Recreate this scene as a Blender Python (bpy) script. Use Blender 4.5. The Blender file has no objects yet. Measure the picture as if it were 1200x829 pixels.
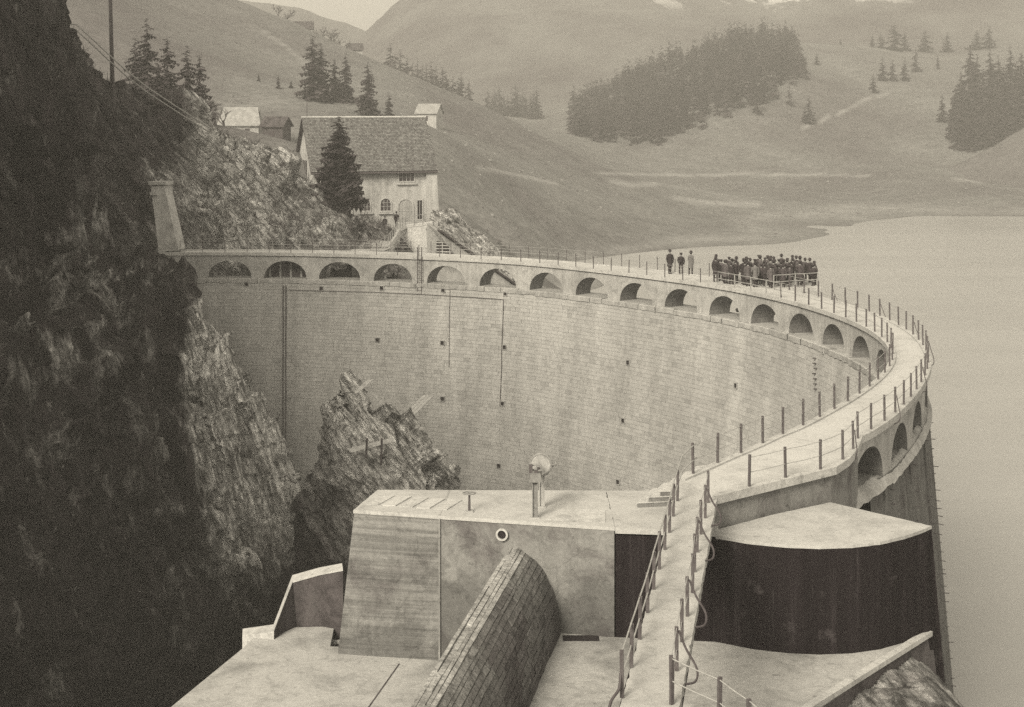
import bpy, math, random
import numpy as np
from mathutils import Vector, Matrix

random.seed(7)
rng = np.random.default_rng(7)
scene = bpy.context.scene
COL = scene.collection

# ------------------------------------------------------------------ camera
F, YH, HC = 1800.0, 120.0, 13.5            # focal length in photo pixels, horizon row, eye height over the crest
cam_d = bpy.data.cameras.new('camera')
cam = bpy.data.objects.new('camera', cam_d)
COL.objects.link(cam)
cam.location = (0, 0, HC)
cam.rotation_euler = (math.radians(90), 0, 0)
cam_d.sensor_width = 36
cam_d.lens = 36 * F / 1200
cam_d.shift_y = (YH - 414.5) / 1200          # plate camera with the lens lowered
cam_d.clip_start = 0.5
cam_d.clip_end = 9000
scene.camera = cam

# ------------------------------------------------------------------ world, sun, exposure
SUN_EL, SUN_AZ = math.radians(33), math.radians(208)     # azimuth clockwise from +Y
world = bpy.data.worlds.new('World')
scene.world = world
world.use_nodes = True
wn, wl = world.node_tree.nodes, world.node_tree.links
wn.clear()
sky = wn.new('ShaderNodeTexSky')
sky.sky_type = 'NISHITA'
sky.sun_disc = False
sky.sun_elevation = SUN_EL
sky.sun_rotation = SUN_AZ
sky.air_density = 1.6
sky.dust_density = 6.0
bw = wn.new('ShaderNodeRGBToBW')
tint = wn.new('ShaderNodeMix'); tint.data_type = 'RGBA'; tint.blend_type = 'MULTIPLY'
tint.inputs['Factor'].default_value = 1.0
tint.inputs['B'].default_value = (1.0, 0.905, 0.725, 1)
bg = wn.new('ShaderNodeBackground')
bg.inputs['Strength'].default_value = 0.10
wo = wn.new('ShaderNodeOutputWorld')
wl.new(sky.outputs[0], bw.inputs[0])
cloud = wn.new('ShaderNodeMix'); cloud.data_type = 'RGBA'          # even cloud layer
cloud.inputs['Factor'].default_value = 0.75
cloud.inputs['B'].default_value = (2.9, 2.9, 2.9, 1)
wl.new(bw.outputs[0], cloud.inputs['A'])
wl.new(cloud.outputs['Result'], tint.inputs['A'])
wl.new(tint.outputs['Result'], bg.inputs['Color'])
wl.new(bg.outputs[0], wo.inputs['Surface'])

sun_d = bpy.data.lights.new('sun', 'SUN')
sun_d.energy = 1.5
sun_d.angle = math.radians(20)
sun_d.color = (1.0, 0.905, 0.725)
sun = bpy.data.objects.new('sun', sun_d)
COL.objects.link(sun)
sdir = Vector((math.sin(SUN_AZ) * math.cos(SUN_EL), math.cos(SUN_AZ) * math.cos(SUN_EL), math.sin(SUN_EL)))
sun.rotation_euler = sdir.to_track_quat('Z', 'Y').to_euler()
sun.location = (0, 0, 60)

vs = scene.view_settings
vs.view_transform = 'Standard'
vs.look = 'None'
vs.gamma = 1
vs.exposure = 1.8
vs.use_curve_mapping = False
scene.cycles.use_denoising = False
scene.cycles.max_bounces = 6
scene.cycles.volume_bounces = 0

# ------------------------------------------------------------------ pixel to place helpers
def P(px, py, d):
    return Vector(((px - 600) / F * d, d, HC - (py - YH) / F * d))
def PZ(px, py, z):
    return P(px, py, (HC - z) * F / (py - YH))
def proj(x, y, z):
    return 600 + F * x / y, YH + (HC - z) * F / y

# ------------------------------------------------------------------ noise
def _hash(ix, iy, iz, seed):
    h = (ix.astype(np.int64) * 374761393 + iy.astype(np.int64) * 668265263 + iz.astype(np.int64) * 2147483647 + seed * 1274126177) & 0xffffffff
    h = ((h ^ (h >> 13)) * 1274126177) & 0xffffffff
    h = ((h ^ (h >> 16)) * 2246822519) & 0xffffffff
    return ((h ^ (h >> 15)) & 0xffffff) / float(0xffffff) * 2 - 1
def vnoise(p, seed=0):
    i = np.floor(p).astype(np.int64); f = p - i
    f = f * f * f * (f * (f * 6 - 15) + 10)
    out = 0
    for dx in (0, 1):
        for dy in (0, 1):
            for dz in (0, 1):
                w = (f[:, 0] if dx else 1 - f[:, 0]) * (f[:, 1] if dy else 1 - f[:, 1]) * (f[:, 2] if dz else 1 - f[:, 2])
                out = out + w * _hash(i[:, 0] + dx, i[:, 1] + dy, i[:, 2] + dz, seed)
    return out
def fbm(p, octv=5, seed=0, ridged=False, gain=0.5):
    p = np.asarray(p, float); a, s, out = 1.0, 1.0, 0
    for o in range(octv):
        n = vnoise(p * s + o * 17.3, seed + o)
        if ridged: n = 1 - 2 * np.abs(n)
        out = out + a * n; a *= gain; s *= 2.03
    return out

def cells(p, seed=0):                          # height of the nearest of scattered points: angular broken blocks
    p = np.asarray(p, float); i = np.floor(p).astype(np.int64); best = np.full(len(p), 9e9); val = np.zeros(len(p))
    for dx in (-1, 0, 1):
        for dy in (-1, 0, 1):
            for dz in (-1, 0, 1):
                c = i + np.array([dx, dy, dz])
                o = np.stack([_hash(c[:, 0], c[:, 1], c[:, 2], seed + k) for k in range(3)], -1) * 0.5 + 0.5
                q = p - (c + o); d = (q ** 2).sum(-1); h = _hash(c[:, 0], c[:, 1], c[:, 2], seed + 7)
                g = np.stack([_hash(c[:, 0], c[:, 1], c[:, 2], seed + 9 + k) for k in range(3)], -1)
                v = h + 0.9 * (q * g).sum(-1)
                m = d < best; best = np.where(m, d, best); val = np.where(m, v, val)
    return val

# ------------------------------------------------------------------ materials
def sep(v):                                   # reflectance of grey paper print: dark tones a little browner
    k = max(0.0, 1 - v / 0.13)
    return (v * (1 + 0.24 * k), v, v * (1 + 0.14 * k), 1)
class NT:
    def __init__(s, name):
        s.m = bpy.data.materials.new(name); s.m.use_nodes = True
        s.t = s.m.node_tree; s.n = s.t.nodes; s.l = s.t.links
        s.b = s.n['Principled BSDF']
        s.pos = s.n.new('ShaderNodeNewGeometry').outputs['Position']
        s.b.inputs['Specular IOR Level'].default_value = 0.25
    def mapv(s, vec, scale):
        m = s.n.new('ShaderNodeVectorMath'); m.operation = 'MULTIPLY'
        s.l.new(vec, m.inputs[0]); m.inputs[1].default_value = scale
        return m.outputs[0]
    def noise(s, vec, scale, detail=5, rough=0.6, dist=0.0):
        n = s.n.new('ShaderNodeTexNoise')
        n.inputs['Scale'].default_value = scale; n.inputs['Detail'].default_value = detail
        n.inputs['Roughness'].default_value = rough; n.inputs['Distortion'].default_value = dist
        s.l.new(vec, n.inputs['Vector']); return n.outputs['Fac']
    def ramp(s, fac, stops):
        r = s.n.new('ShaderNodeValToRGB'); e = r.color_ramp.elements
        while len(e) < len(stops): e.new(0.5)
        for k, (p, v) in enumerate(stops):
            e[k].position = p; e[k].color = v if isinstance(v, tuple) else (v, v, v, 1)
        s.l.new(fac, r.inputs[0]); return r.outputs[0]
    def math(s, op, a, b):
        m = s.n.new('ShaderNodeMath'); m.operation = op
        for k, x in enumerate((a, b)):
            if isinstance(x, (int, float)): m.inputs[k].default_value = x
            else: s.l.new(x, m.inputs[k])
        return m.outputs[0]
    def mix(s, fac, a, b, mode='MIX'):
        m = s.n.new('ShaderNodeMix'); m.data_type = 'RGBA'; m.blend_type = mode
        for key, x in (('Factor', fac), ('A', a), ('B', b)):
            if isinstance(x, (int, float)): m.inputs[key].default_value = x
            elif isinstance(x, tuple): m.inputs[key].default_value = x
            else: s.l.new(x, m.inputs[key])
        return m.outputs['Result']
    def bump(s, h, strength=0.4, dist=0.05):
        b = s.n.new('ShaderNodeBump'); b.inputs['Strength'].default_value = strength
        b.inputs['Distance'].default_value = dist
        s.l.new(h, b.inputs['Height']); s.l.new(b.outputs[0], s.b.inputs['Normal'])
    def attr(s, name):
        a = s.n.new('ShaderNodeAttribute'); a.attribute_name = name; return a.outputs['Fac']
    def color(s, c): s.l.new(c, s.b.inputs['Base Color']) if not isinstance(c, tuple) else setattr(s.b.inputs['Base Color'], 'default_value', c)
    def rough(s, v): s.b.inputs['Roughness'].default_value = v

def concrete(name, v, streak=0.35, boards=0.0, big=0.22, fine=0.25, scale=0.35, rough=0.85, damp=None, cracks=0.3, blots=0.5):
    t = NT(name)
    a = t.noise(t.pos, scale, 8, 0.68, 0.5)
    b = t.noise(t.pos, 7.0, 8, 0.8)
    c = t.ramp(a, [(0.28, sep(v * (1 - big * 1.7))), (0.5, sep(v)), (0.74, sep(v * (1 + big * 0.6)))])
    c = t.mix(fine + 0.2, c, t.ramp(b, [(0.30, 0.35), (0.62, 1.15)]), 'MULTIPLY')
    if streak:
        s = t.noise(t.mapv(t.pos, (1.6, 1.6, 0.07)), 1.0, 7, 0.7)
        c = t.mix(streak, c, t.ramp(s, [(0.38, 0.4), (0.60, 1.05)]), 'MULTIPLY')
    h = b
    if boards:
        w = t.noise(t.mapv(t.pos, (0.10, 0.10, 5.2)), 1.0, 5, 0.7)
        c = t.mix(boards, c, t.ramp(w, [(0.40, 0.4), (0.58, 1.12)]), 'MULTIPLY')
        h = t.math('ADD', b, t.math('MULTIPLY', w, 1.4))
    blot = t.noise(t.pos, scale * 3.2, 9, 0.74, 0.9)                 # sharp edged old stains
    c = t.mix(blots, c, t.ramp(blot, [(0.40, 0.55), (0.46, 1.0)]), 'MULTIPLY')
    spots = t.noise(t.pos, 3.4, 5, 0.6)
    c = t.mix(0.5, c, t.ramp(spots, [(0.30, 0.3), (0.35, 1.0)]), 'MULTIPLY')
    if cracks:
        vo = t.n.new('ShaderNodeTexVoronoi'); vo.feature = 'DISTANCE_TO_EDGE'; vo.inputs['Scale'].default_value = 0.28
        wv = t.n.new('ShaderNodeVectorMath'); wv.operation = 'ADD'
        nz = t.n.new('ShaderNodeTexNoise'); nz.inputs['Scale'].default_value = 0.9; nz.inputs['Detail'].default_value = 6
        t.l.new(t.pos, nz.inputs['Vector']); t.l.new(t.pos, wv.inputs[0]); t.l.new(nz.outputs['Color'], wv.inputs[1]); t.l.new(wv.outputs[0], vo.inputs['Vector'])
        c = t.mix(cracks, c, t.ramp(vo.outputs['Distance'], [(0.0, 0.3), (0.012, 1.0)]), 'MULTIPLY')
    if damp:
        sp = t.n.new('ShaderNodeSeparateXYZ'); t.l.new(t.pos, sp.inputs[0])
        dn = t.noise(t.pos, 0.5, 8, 0.66, 0.6)
        g = t.math('ADD', t.math('MULTIPLY', t.math('SUBTRACT', sp.outputs[2], damp[0]), damp[1]), t.math('MULTIPLY', t.math('SUBTRACT', dn, 0.5), 2.6))
        c = t.mix(0.75, c, t.ramp(g, [(0.0, 0.42), (0.5, 1.0)]), 'MULTIPLY')
    t.color(c); t.rough(rough); t.bump(h, 0.45, 0.05)
    return t.m

def plain(name, v, rough=0.7, var=0.25, scale=8.0, metal=0.0):
    t = NT(name)
    n = t.noise(t.pos, scale, 4)
    t.color(t.ramp(n, [(0.3, sep(v * (1 - var))), (0.7, sep(v * (1 + var)))]))
    t.rough(rough); t.b.inputs['Metallic'].default_value = metal
    return t.m

def rockmat(name, dark, pale, scale=0.5, veg=0.35, rotv=(0.25, 0.75, 0.2), bed=(2.6, 0.45, 0.45), edge=(0.1, 0.8)):
    t = NT(name)
    rot = t.n.new('ShaderNodeVectorRotate'); rot.rotation_type = 'EULER_XYZ'
    rot.inputs['Rotation'].default_value = rotv
    t.l.new(t.pos, rot.inputs['Vector'])
    st = t.noise(t.mapv(rot.outputs[0], bed), 1.0, 9, 0.72, 0.5)
    big = t.noise(t.mapv(rot.outputs[0], (1.3, 0.9, 0.55)), scale * 0.9, 9, 0.74, 0.4)
    fine = t.noise(t.pos, 2.4, 9, 0.78)
    vg = t.noise(t.pos, scale * 1.3, 8, 0.72, 0.8)
    vor = t.n.new('ShaderNodeTexVoronoi'); vor.feature = 'DISTANCE_TO_EDGE'; vor.inputs['Scale'].default_value = 0.7
    wob = t.n.new('ShaderNodeVectorMath'); wob.operation = 'ADD'
    nz = t.n.new('ShaderNodeTexNoise'); nz.inputs['Scale'].default_value = 1.2; nz.inputs['Detail'].default_value = 4
    t.l.new(t.mapv(rot.outputs[0], (2.6, 0.5, 0.4)), nz.inputs['Vector'])
    t.l.new(t.mapv(rot.outputs[0], (2.6, 0.5, 0.4)), wob.inputs[0]); t.l.new(nz.outputs['Color'], wob.inputs[1])
    t.l.new(wob.outputs[0], vor.inputs['Vector'])
    crack = t.ramp(vor.outputs['Distance'], [(0.0, 0.0), (0.10, 1.0)])
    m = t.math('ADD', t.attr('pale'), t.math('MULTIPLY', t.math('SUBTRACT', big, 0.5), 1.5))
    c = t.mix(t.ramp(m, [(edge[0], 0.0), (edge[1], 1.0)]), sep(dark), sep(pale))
    c = t.mix(0.8, c, t.ramp(st, [(0.38, 0.12), (0.62, 1.9)]), 'MULTIPLY')
    c = t.mix(0.6, c, t.ramp(fine, [(0.36, 0.2), (0.62, 1.6)]), 'MULTIPLY')
    c = t.mix(0.35, c, crack, 'MULTIPLY')
    c = t.mix(t.ramp(vg, [(0.54, 0.0), (0.60, veg * 2)]), c, sep(dark * 0.45))
    t.color(c); t.rough(0.9)
    h = t.math('ADD', t.math('MULTIPLY', st, 1.4), t.math('ADD', fine, t.math('MULTIPLY', crack, 0.35)))
    t.bump(h, 1.0, 0.6)
    return t.m

M = {}
M['deck'] = concrete('deck_concrete', 0.45, streak=0, big=0.14, fine=0.15, scale=0.35, cracks=0.1, blots=0.25)
M['coping'] = concrete('coping_concrete', 0.46, streak=0.15, big=0.15)
M['arcade'] = concrete('arcade_concrete', 0.40, streak=0.35, cracks=0)
M['soffit'] = concrete('shaded_soffit_concrete', 0.17, streak=0.3, cracks=0)  # darker than the arcade: shade inside the arches put into the colour
M['white'] = concrete('fresh_plaster', 0.68, streak=0.2, big=0.15, scale=0.3, cracks=0)
M['wall'] = concrete('joint_mortar', 0.40, streak=0.3, scale=0.15)
M['block'] = concrete('board_marked_concrete', 0.20, streak=0.25, boards=0.6, big=0.45, scale=0.3, damp=(-5.2, 0.5))
M['block_smooth'] = concrete('smooth_concrete', 0.21, streak=0.25, big=0.4, scale=0.45, damp=(-3.6, 0.45))
M['top'] = concrete('pale_screed', 0.40, streak=0, big=0.16, fine=0.15, scale=0.35, cracks=0.12, blots=0.25)
M['floor'] = concrete('spillway_floor_concrete', 0.36, streak=0, big=0.3, fine=0.2, scale=0.4, cracks=0.15, blots=0.35)
M['wing'] = concrete('stained_wall_concrete', 0.07, streak=0.5, big=0.5, scale=0.7)
M['wing_pale'] = concrete('joint_filler', 0.26, streak=0.3)
M['steel'] = plain('painted_steel', 0.07, 0.5)
M['wire'] = plain('rail_steel', 0.28, 0.5)
M['wire_dark'] = plain('rubber_cable', 0.05, 0.6)
M['cast'] = plain('pale_cast_iron', 0.18, 0.5)
M['hole'] = plain('hole_shade', 0.015, 0.95)  # flat black painted for the shade inside openings
M['wood'] = plain('weathered_wood', 0.36, 0.85, 0.4, 5)
M['wood_dark'] = plain('dark_wood', 0.06, 0.85, 0.4, 5)
M['plaster'] = concrete('house_plaster', 0.45, streak=0.35, big=0.3, scale=0.3, cracks=0)
M['glass'] = plain('window_glass', 0.05, 0.2)
M['frame'] = plain('window_frame', 0.4, 0.7)
M['bark'] = plain('bark', 0.05, 0.9)
M['needle'] = plain('spruce_needles', 0.042, 0.8, 0.5, 2.5)
M['needle_far'] = plain('far_spruce_needles', 0.035, 0.8, 0.4, 0.8)
M['twig'] = plain('bare_twigs', 0.09, 0.9)
M['skin'] = plain('skin', 0.26, 0.6, 0.1)
def tar():
    t = NT('tar_coating')
    a = t.noise(t.mapv(t.pos, (2.2, 2.2, 0.10)), 1.0, 7, 0.7)
    b = t.noise(t.pos, 1.2, 6, 0.7)
    c = t.ramp(a, [(0.35, sep(0.008)), (0.60, sep(0.014)), (0.82, sep(0.05))])
    run = t.noise(t.mapv(t.pos, (5.5, 5.5, 0.22)), 1.0, 6, 0.75)
    c = t.mix(t.ramp(run, [(0.60, 0.0), (0.72, 0.45)]), c, sep(0.09))
    c = t.mix(t.ramp(b, [(0.60, 0.0), (0.72, 0.5)]), c, sep(0.07))
    t.color(c); t.rough(1.0); t.b.inputs['Specular IOR Level'].default_value = 0.03; t.bump(a, 0.25, 0.05)
    return t.m
M['tar'] = tar()
def blocks():
    t = NT('facing_block_stone')
    a = t.noise(t.pos, 0.12, 5, 0.6)
    s = t.noise(t.mapv(t.pos, (0.55, 0.55, 0.035)), 1.0, 6, 0.62)
    f = t.noise(t.pos, 3.0, 5, 0.7)
    v = 0.45
    c = t.ramp(t.attr('tone'), [(0.0, sep(v * 0.80)), (0.5, sep(v)), (1.0, sep(v * 1.05))])
    c = t.mix(0.55, c, t.ramp(a, [(0.3, 0.6), (0.65, 1.0)]), 'MULTIPLY')
    c = t.mix(0.42, c, t.ramp(s, [(0.34, 0.5), (0.6, 1.0)]), 'MULTIPLY')
    c = t.mix(0.35, c, t.ramp(f, [(0.3, 0.4), (0.6, 1.0)]), 'MULTIPLY')
    t.color(c); t.rough(0.9); t.bump(f, 0.4, 0.05)
    return t.m
M['blocks'] = blocks()
def vault_mat():
    t = NT('conduit_masonry')
    a = t.noise(t.pos, 0.55, 5, 0.6)
    f = t.noise(t.pos, 7.0, 6, 0.75)
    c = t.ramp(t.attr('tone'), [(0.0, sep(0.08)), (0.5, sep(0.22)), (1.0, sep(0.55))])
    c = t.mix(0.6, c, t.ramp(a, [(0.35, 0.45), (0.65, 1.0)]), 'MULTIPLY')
    c = t.mix(0.75, c, t.ramp(f, [(0.34, 0.3), (0.62, 1.25)]), 'MULTIPLY')
    sp_ = t.noise(t.mapv(t.pos, (1.0, 1.0, 1.0)), 1.8, 8, 0.75, 0.8)
    c = t.mix(0.6, c, t.ramp(sp_, [(0.40, 0.35), (0.50, 1.0)]), 'MULTIPLY')
    t.color(c); t.rough(0.9); t.bump(f, 0.7, 0.08)
    return t.m
M['vault'] = vault_mat()
M['cliff'] = rockmat('cliff_rock', 0.027, 0.78, 0.4, 0.25, (0.1, 0.28, 0.1), (2.2, 1.4, 0.22), (0.12, 0.6))
M['slope_rock'] = rockmat('slope_rock', 0.055, 0.66, 0.6, 0.3)
M['knoll_rock'] = rockmat('knoll_rock', 0.04, 0.74, 0.9, 0.3)
def meadow():
    t = NT('winter_meadow')
    a = t.noise(t.pos, 0.012, 7, 0.65, 0.6)
    b = t.noise(t.pos, 0.12, 7, 0.7)
    w = t.noise(t.mapv(t.pos, (0.006, 0.006, 0.30)), 1.0, 5, 0.7, 0.8)
    c = t.ramp(a, [(0.3, sep(0.095)), (0.52, sep(0.16)), (0.72, sep(0.22))])
    c = t.mix(0.45, c, t.ramp(b, [(0.32, 0.45), (0.6, 1.05)]), 'MULTIPLY')
    g2 = t.noise(t.pos, 0.55, 6, 0.75)
    c = t.mix(0.6, c, t.ramp(g2, [(0.36, 0.45), (0.6, 1.15)]), 'MULTIPLY')
    c = t.mix(t.attr('pale'), c, t.mix(0.6, sep(0.36), t.ramp(b, [(0.3, 0.4), (0.65, 1.1)]), 'MULTIPLY'))
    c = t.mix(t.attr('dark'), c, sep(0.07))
    t.color(c); t.rough(0.95); t.bump(b, 0.6, 1.0)
    return t.m
M['meadow'] = meadow()
def mountain_mat():
    t = NT('mountain_slope')
    a = t.noise(t.pos, 0.007, 9, 0.72, 0.15)
    b = t.noise(t.mapv(t.pos, (0.022, 0.010, 0.022)), 1.0, 7, 0.7, 0.3)
    c = t.ramp(a, [(0.38, sep(0.04)), (0.6, sep(0.13))])
    snow = t.math('MULTIPLY', t.ramp(b, [(0.54, 0.0), (0.58, 1.0)]), t.attr('snow'))
    t.color(t.mix(snow, c, sep(0.5))); t.rough(0.95); t.bump(a, 0.5, 6)
    return t.m
M['mountain'] = mountain_mat()
def forest_mat():
    t = NT('forest_needles'); t.color(t.ramp(t.attr('tone'), [(0.0, sep(0.014)), (0.5, sep(0.028)), (1.0, sep(0.06))])); t.rough(0.85); return t.m
M['forest'] = forest_mat()
def lake_mat():
    t = NT('lake_water')
    n = t.noise(t.mapv(t.pos, (0.9, 0.35, 1)), 1.0, 4, 0.6)
    g = t.noise(t.mapv(t.pos, (0.35, 1.0, 1.0)), 0.03, 6, 0.62)
    t.color(t.ramp(g, [(0.3, sep(0.23)), (0.7, sep(0.31))])); t.rough(0.3)
    t.b.inputs['Specular IOR Level'].default_value = 0.5
    t.bump(n, 0.5, 0.12)
    return t.m
M['lake'] = lake_mat()
def tile_mat():
    t = NT('roof_tile')
    f = t.noise(t.pos, 1.6, 6, 0.75)
    c = t.ramp(t.attr('tone'), [(0.0, sep(0.10)), (0.5, sep(0.16)), (1.0, sep(0.23))])
    c = t.mix(0.6, c, t.ramp(f, [(0.35, 0.45), (0.62, 1.1)]), 'MULTIPLY')
    t.color(c); t.rough(0.85); t.bump(f, 0.4, 0.03)
    return t.m
M['tile'] = tile_mat()
COATS = [plain('coat_cloth_%d' % k, v, 0.9, 0.2, 6) for k, v in enumerate((0.022, 0.032, 0.045, 0.075, 0.12))]
M['hat'] = plain('felt_hat', 0.025, 0.85)

# ------------------------------------------------------------------ mesh helpers
ORG = {}
def origin(o): return ORG.get(o.name, Vector((0, 0, 0)))
def link(name, me, parent=None):
    o = bpy.data.objects.new(name, me); COL.objects.link(o)
    if parent is not None: o.parent = parent
    return o
def thing(name, label, cat, loc=(0, 0, 0), group=None):
    o = bpy.data.objects.new(name, None); COL.objects.link(o)
    o.empty_display_size = 0.5
    o.location = loc; ORG[o.name] = Vector(loc)
    o['label'] = label; o['category'] = cat
    if group: o['group'] = group
    return o
def tag(o, label, cat, group=None):
    o['label'] = label; o['category'] = cat
    if group: o['group'] = group
    return o
def struct(o): o['kind'] = 'structure'; return o

def worn(poly, step=0.22, amp=0.012):                        # outline with small chips instead of a ruled edge
    out = []; n = len(poly)
    for i in range(n):
        a, b = Vector((*poly[i][:2], 0)), Vector((*poly[(i + 1) % n][:2], 0)); L = (b - a).length; k = max(1, int(L / step)); nv = Vector((-(b - a).y, (b - a).x, 0)) / max(L, 1e-6)
        for j in range(k):
            p = a.lerp(b, j / k)
            if j: p = p + nv * (random.uniform(-amp, amp) + (amp * 3.5 * random.random() if random.random() < 0.10 else 0))
            out.append((p.x, p.y))
    return out
def curve(pts, n=6):                                         # smooth path through points
    pts = [Vector(p) for p in pts]; q = [pts[0] * 2 - pts[1]] + pts + [pts[-1] * 2 - pts[-2]]; out = []
    for i in range(1, len(q) - 2):
        a, b, c, d = q[i - 1], q[i], q[i + 1], q[i + 2]
        for k in range(n):
            t = k / n; out.append(0.5 * ((2 * b) + (c - a) * t + (2 * a - 5 * b + 4 * c - d) * t * t + (3 * b - a - 3 * c + d) * t ** 3))
    out.append(pts[-1]); return out
class MB:
    def __init__(s): s.v = []; s.f = []; s.smooth = False; s.mi = None
    def add(s, vs_, fs):
        n = len(s.v); s.v += [tuple(x) for x in vs_]; s.f += [tuple(i + n for i in f) for f in fs]; return s
    def box(s, c, sx, sy, sz, rz=0.0, taper=1.0):            # c = centre of the base
        co, si = math.cos(rz), math.sin(rz); pts = []
        for z, k in ((0, 1.0), (sz, taper)):
            for (a, b) in ((-1, -1), (1, -1), (1, 1), (-1, 1)):
                x, y = a * sx / 2 * k, b * sy / 2 * k
                pts.append((c[0] + x * co - y * si, c[1] + x * si + y * co, c[2] + z))
        return s.add(pts, [(3, 2, 1, 0), (4, 5, 6, 7), (0, 1, 5, 4), (1, 2, 6, 5), (2, 3, 7, 6), (3, 0, 4, 7)])
    def prism(s, poly, z0, z1, poly_bottom=None):             # poly counter-clockwise, z1 top
        n = len(poly); pb = poly_bottom or poly
        vs_ = [(x, y, z0) for x, y in pb] + [(x, y, z1) for x, y in poly]
        fs = [tuple(range(n - 1, -1, -1)), tuple(range(n, 2 * n))]
        fs += [(i, (i + 1) % n, n + (i + 1) % n, n + i) for i in range(n)]
        return s.add(vs_, fs)
    def beam(s, a, b, w, h, up=(0, 0, 1)):
        a, b = Vector(a), Vector(b); t = (b - a).normalized(); u = Vector(up)
        r = t.cross(u)
        if r.length < 1e-4: r = t.cross(Vector((1, 0, 0)))
        r.normalize(); u = r.cross(t)
        pts = [p + r * (x * w / 2) + u * (y * h / 2) for p in (a, b) for x, y in ((-1, -1), (1, -1), (1, 1), (-1, 1))]
        return s.add(pts, [(0, 1, 2, 3), (7, 6, 5, 4), (4, 5, 1, 0), (5, 6, 2, 1), (6, 7, 3, 2), (7, 4, 0, 3)])
    def tube(s, pts, r, n=6, cap=True):
        pts = [Vector(p) for p in pts]; rr = r if isinstance(r, (list, tuple)) else [r] * len(pts)
        rings = []; prev = None
        for i, p in enumerate(pts):
            t = (pts[min(i + 1, len(pts) - 1)] - pts[max(i - 1, 0)])
            t = t.normalized() if t.length > 1e-9 else Vector((0, 0, 1))
            if prev is None:
                x = t.cross(Vector((0, 0, 1)))
                if x.length < 0.05: x = t.cross(Vector((1, 0, 0)))
            else:
                x = prev - t * prev.dot(t)
            x.normalize(); prev = x; y = t.cross(x)
            rings.append([p + x * (rr[i] * math.cos(2 * math.pi * k / n)) + y * (rr[i] * math.sin(2 * math.pi * k / n)) for k in range(n)])
        vs_ = [v for g in rings for v in g]
        fs = [(i * n + k, i * n + (k + 1) % n, (i + 1) * n + (k + 1) % n, (i + 1) * n + k) for i in range(len(pts) - 1) for k in range(n)]
        if cap:
            fs += [tuple(range(n - 1, -1, -1)), tuple((len(pts) - 1) * n + k for k in range(n))]
        return s.add(vs_, fs)
    def grid(s, arr):                                         # arr[i][j] points
        ni, nj = len(arr), len(arr[0])
        return s.add([p for row in arr for p in row], [(i * nj + j, i * nj + j + 1, (i + 1) * nj + j + 1, (i + 1) * nj + j) for i in range(ni - 1) for j in range(nj - 1)])
    def mesh(s, name, mat, off=None):
        me = bpy.data.meshes.new(name)
        v = s.v if off is None else [(a - off[0], b - off[1], c - off[2]) for a, b, c in s.v]
        me.from_pydata(v, [], s.f)
        if mat is not None: me.materials.append(mat)
        if s.smooth: me.polygons.foreach_set('use_smooth', [True] * len(me.polygons))
        me.update(); return me
    def build(s, name, mat, parent=None):                     # vertices are in world space
        root = parent
        while root is not None and root.parent is not None: root = root.parent
        me = s.mesh(name, mat, origin(root) if root is not None else None)
        return link(name, me, parent)
def set_attr(me, name, vals, domain='POINT'):
    a = me.attributes.new(name, 'FLOAT', domain); a.data.foreach_set('value', np.asarray(vals, dtype=np.float32))
def set_smooth(o):
    o.data.polygons.foreach_set('use_smooth', [True] * len(o.data.polygons))
def copy_tree(o, loc, rz=0.0, sc=1.0):
    r = o.copy(); COL.objects.link(r); r.location = loc; r.rotation_euler = (0, 0, rz)
    r.scale = (sc, sc, sc) if not isinstance(sc, tuple) else sc
    for ch in list(o.children):
        c = ch.copy(); COL.objects.link(c); c.parent = r
        for g in list(ch.children):
            d = g.copy(); COL.objects.link(d); d.parent = c
    return r
def grid_mesh(name, X, Y, Z, mat):
    ni, nj = X.shape
    v = np.stack([X, Y, Z], -1).reshape(-1, 3)
    i = np.arange((ni - 1) * (nj - 1)); r, c = i // (nj - 1), i % (nj - 1)
    a = r * nj + c
    f = np.stack([a, a + 1, a + nj + 1, a + nj], -1)
    me = bpy.data.meshes.new(name)
    me.from_pydata(v.tolist(), [], f.tolist())
    me.materials.append(mat)
    me.polygons.foreach_set('use_smooth', [True] * len(me.polygons))
    me.update(); return me
def normals_of(G):                                            # G (ni,nj,3)
    du = np.gradient(G, axis=0); dv = np.gradient(G, axis=1)
    n = np.cross(du, dv); return n / (np.linalg.norm(n, axis=-1, keepdims=True) + 1e-9)

# ================================================================== SETTING
# ---- lake
WZ = -20.0
lk = MB()
_arc = [(-25.73 + 49.5 * math.cos(math.radians(a)), 90.66 + 49.5 * math.sin(math.radians(a))) for a in np.linspace(100, -36, 40)]
_out = [(-25.73 + 2600 * math.cos(math.radians(a)), 90.66 + 2600 * math.sin(math.radians(a))) for a in np.linspace(100, -36, 40)]
_out = [(max(-300, min(700, x)), max(-200, min(600, y))) for x, y in _out]
lk.grid([[(*a, WZ), (*b, WZ)] for a, b in zip(_arc, _out)]); lk.f = [f[::-1] for f in lk.f]
struct(lk.build('lake', M['lake']))

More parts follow.
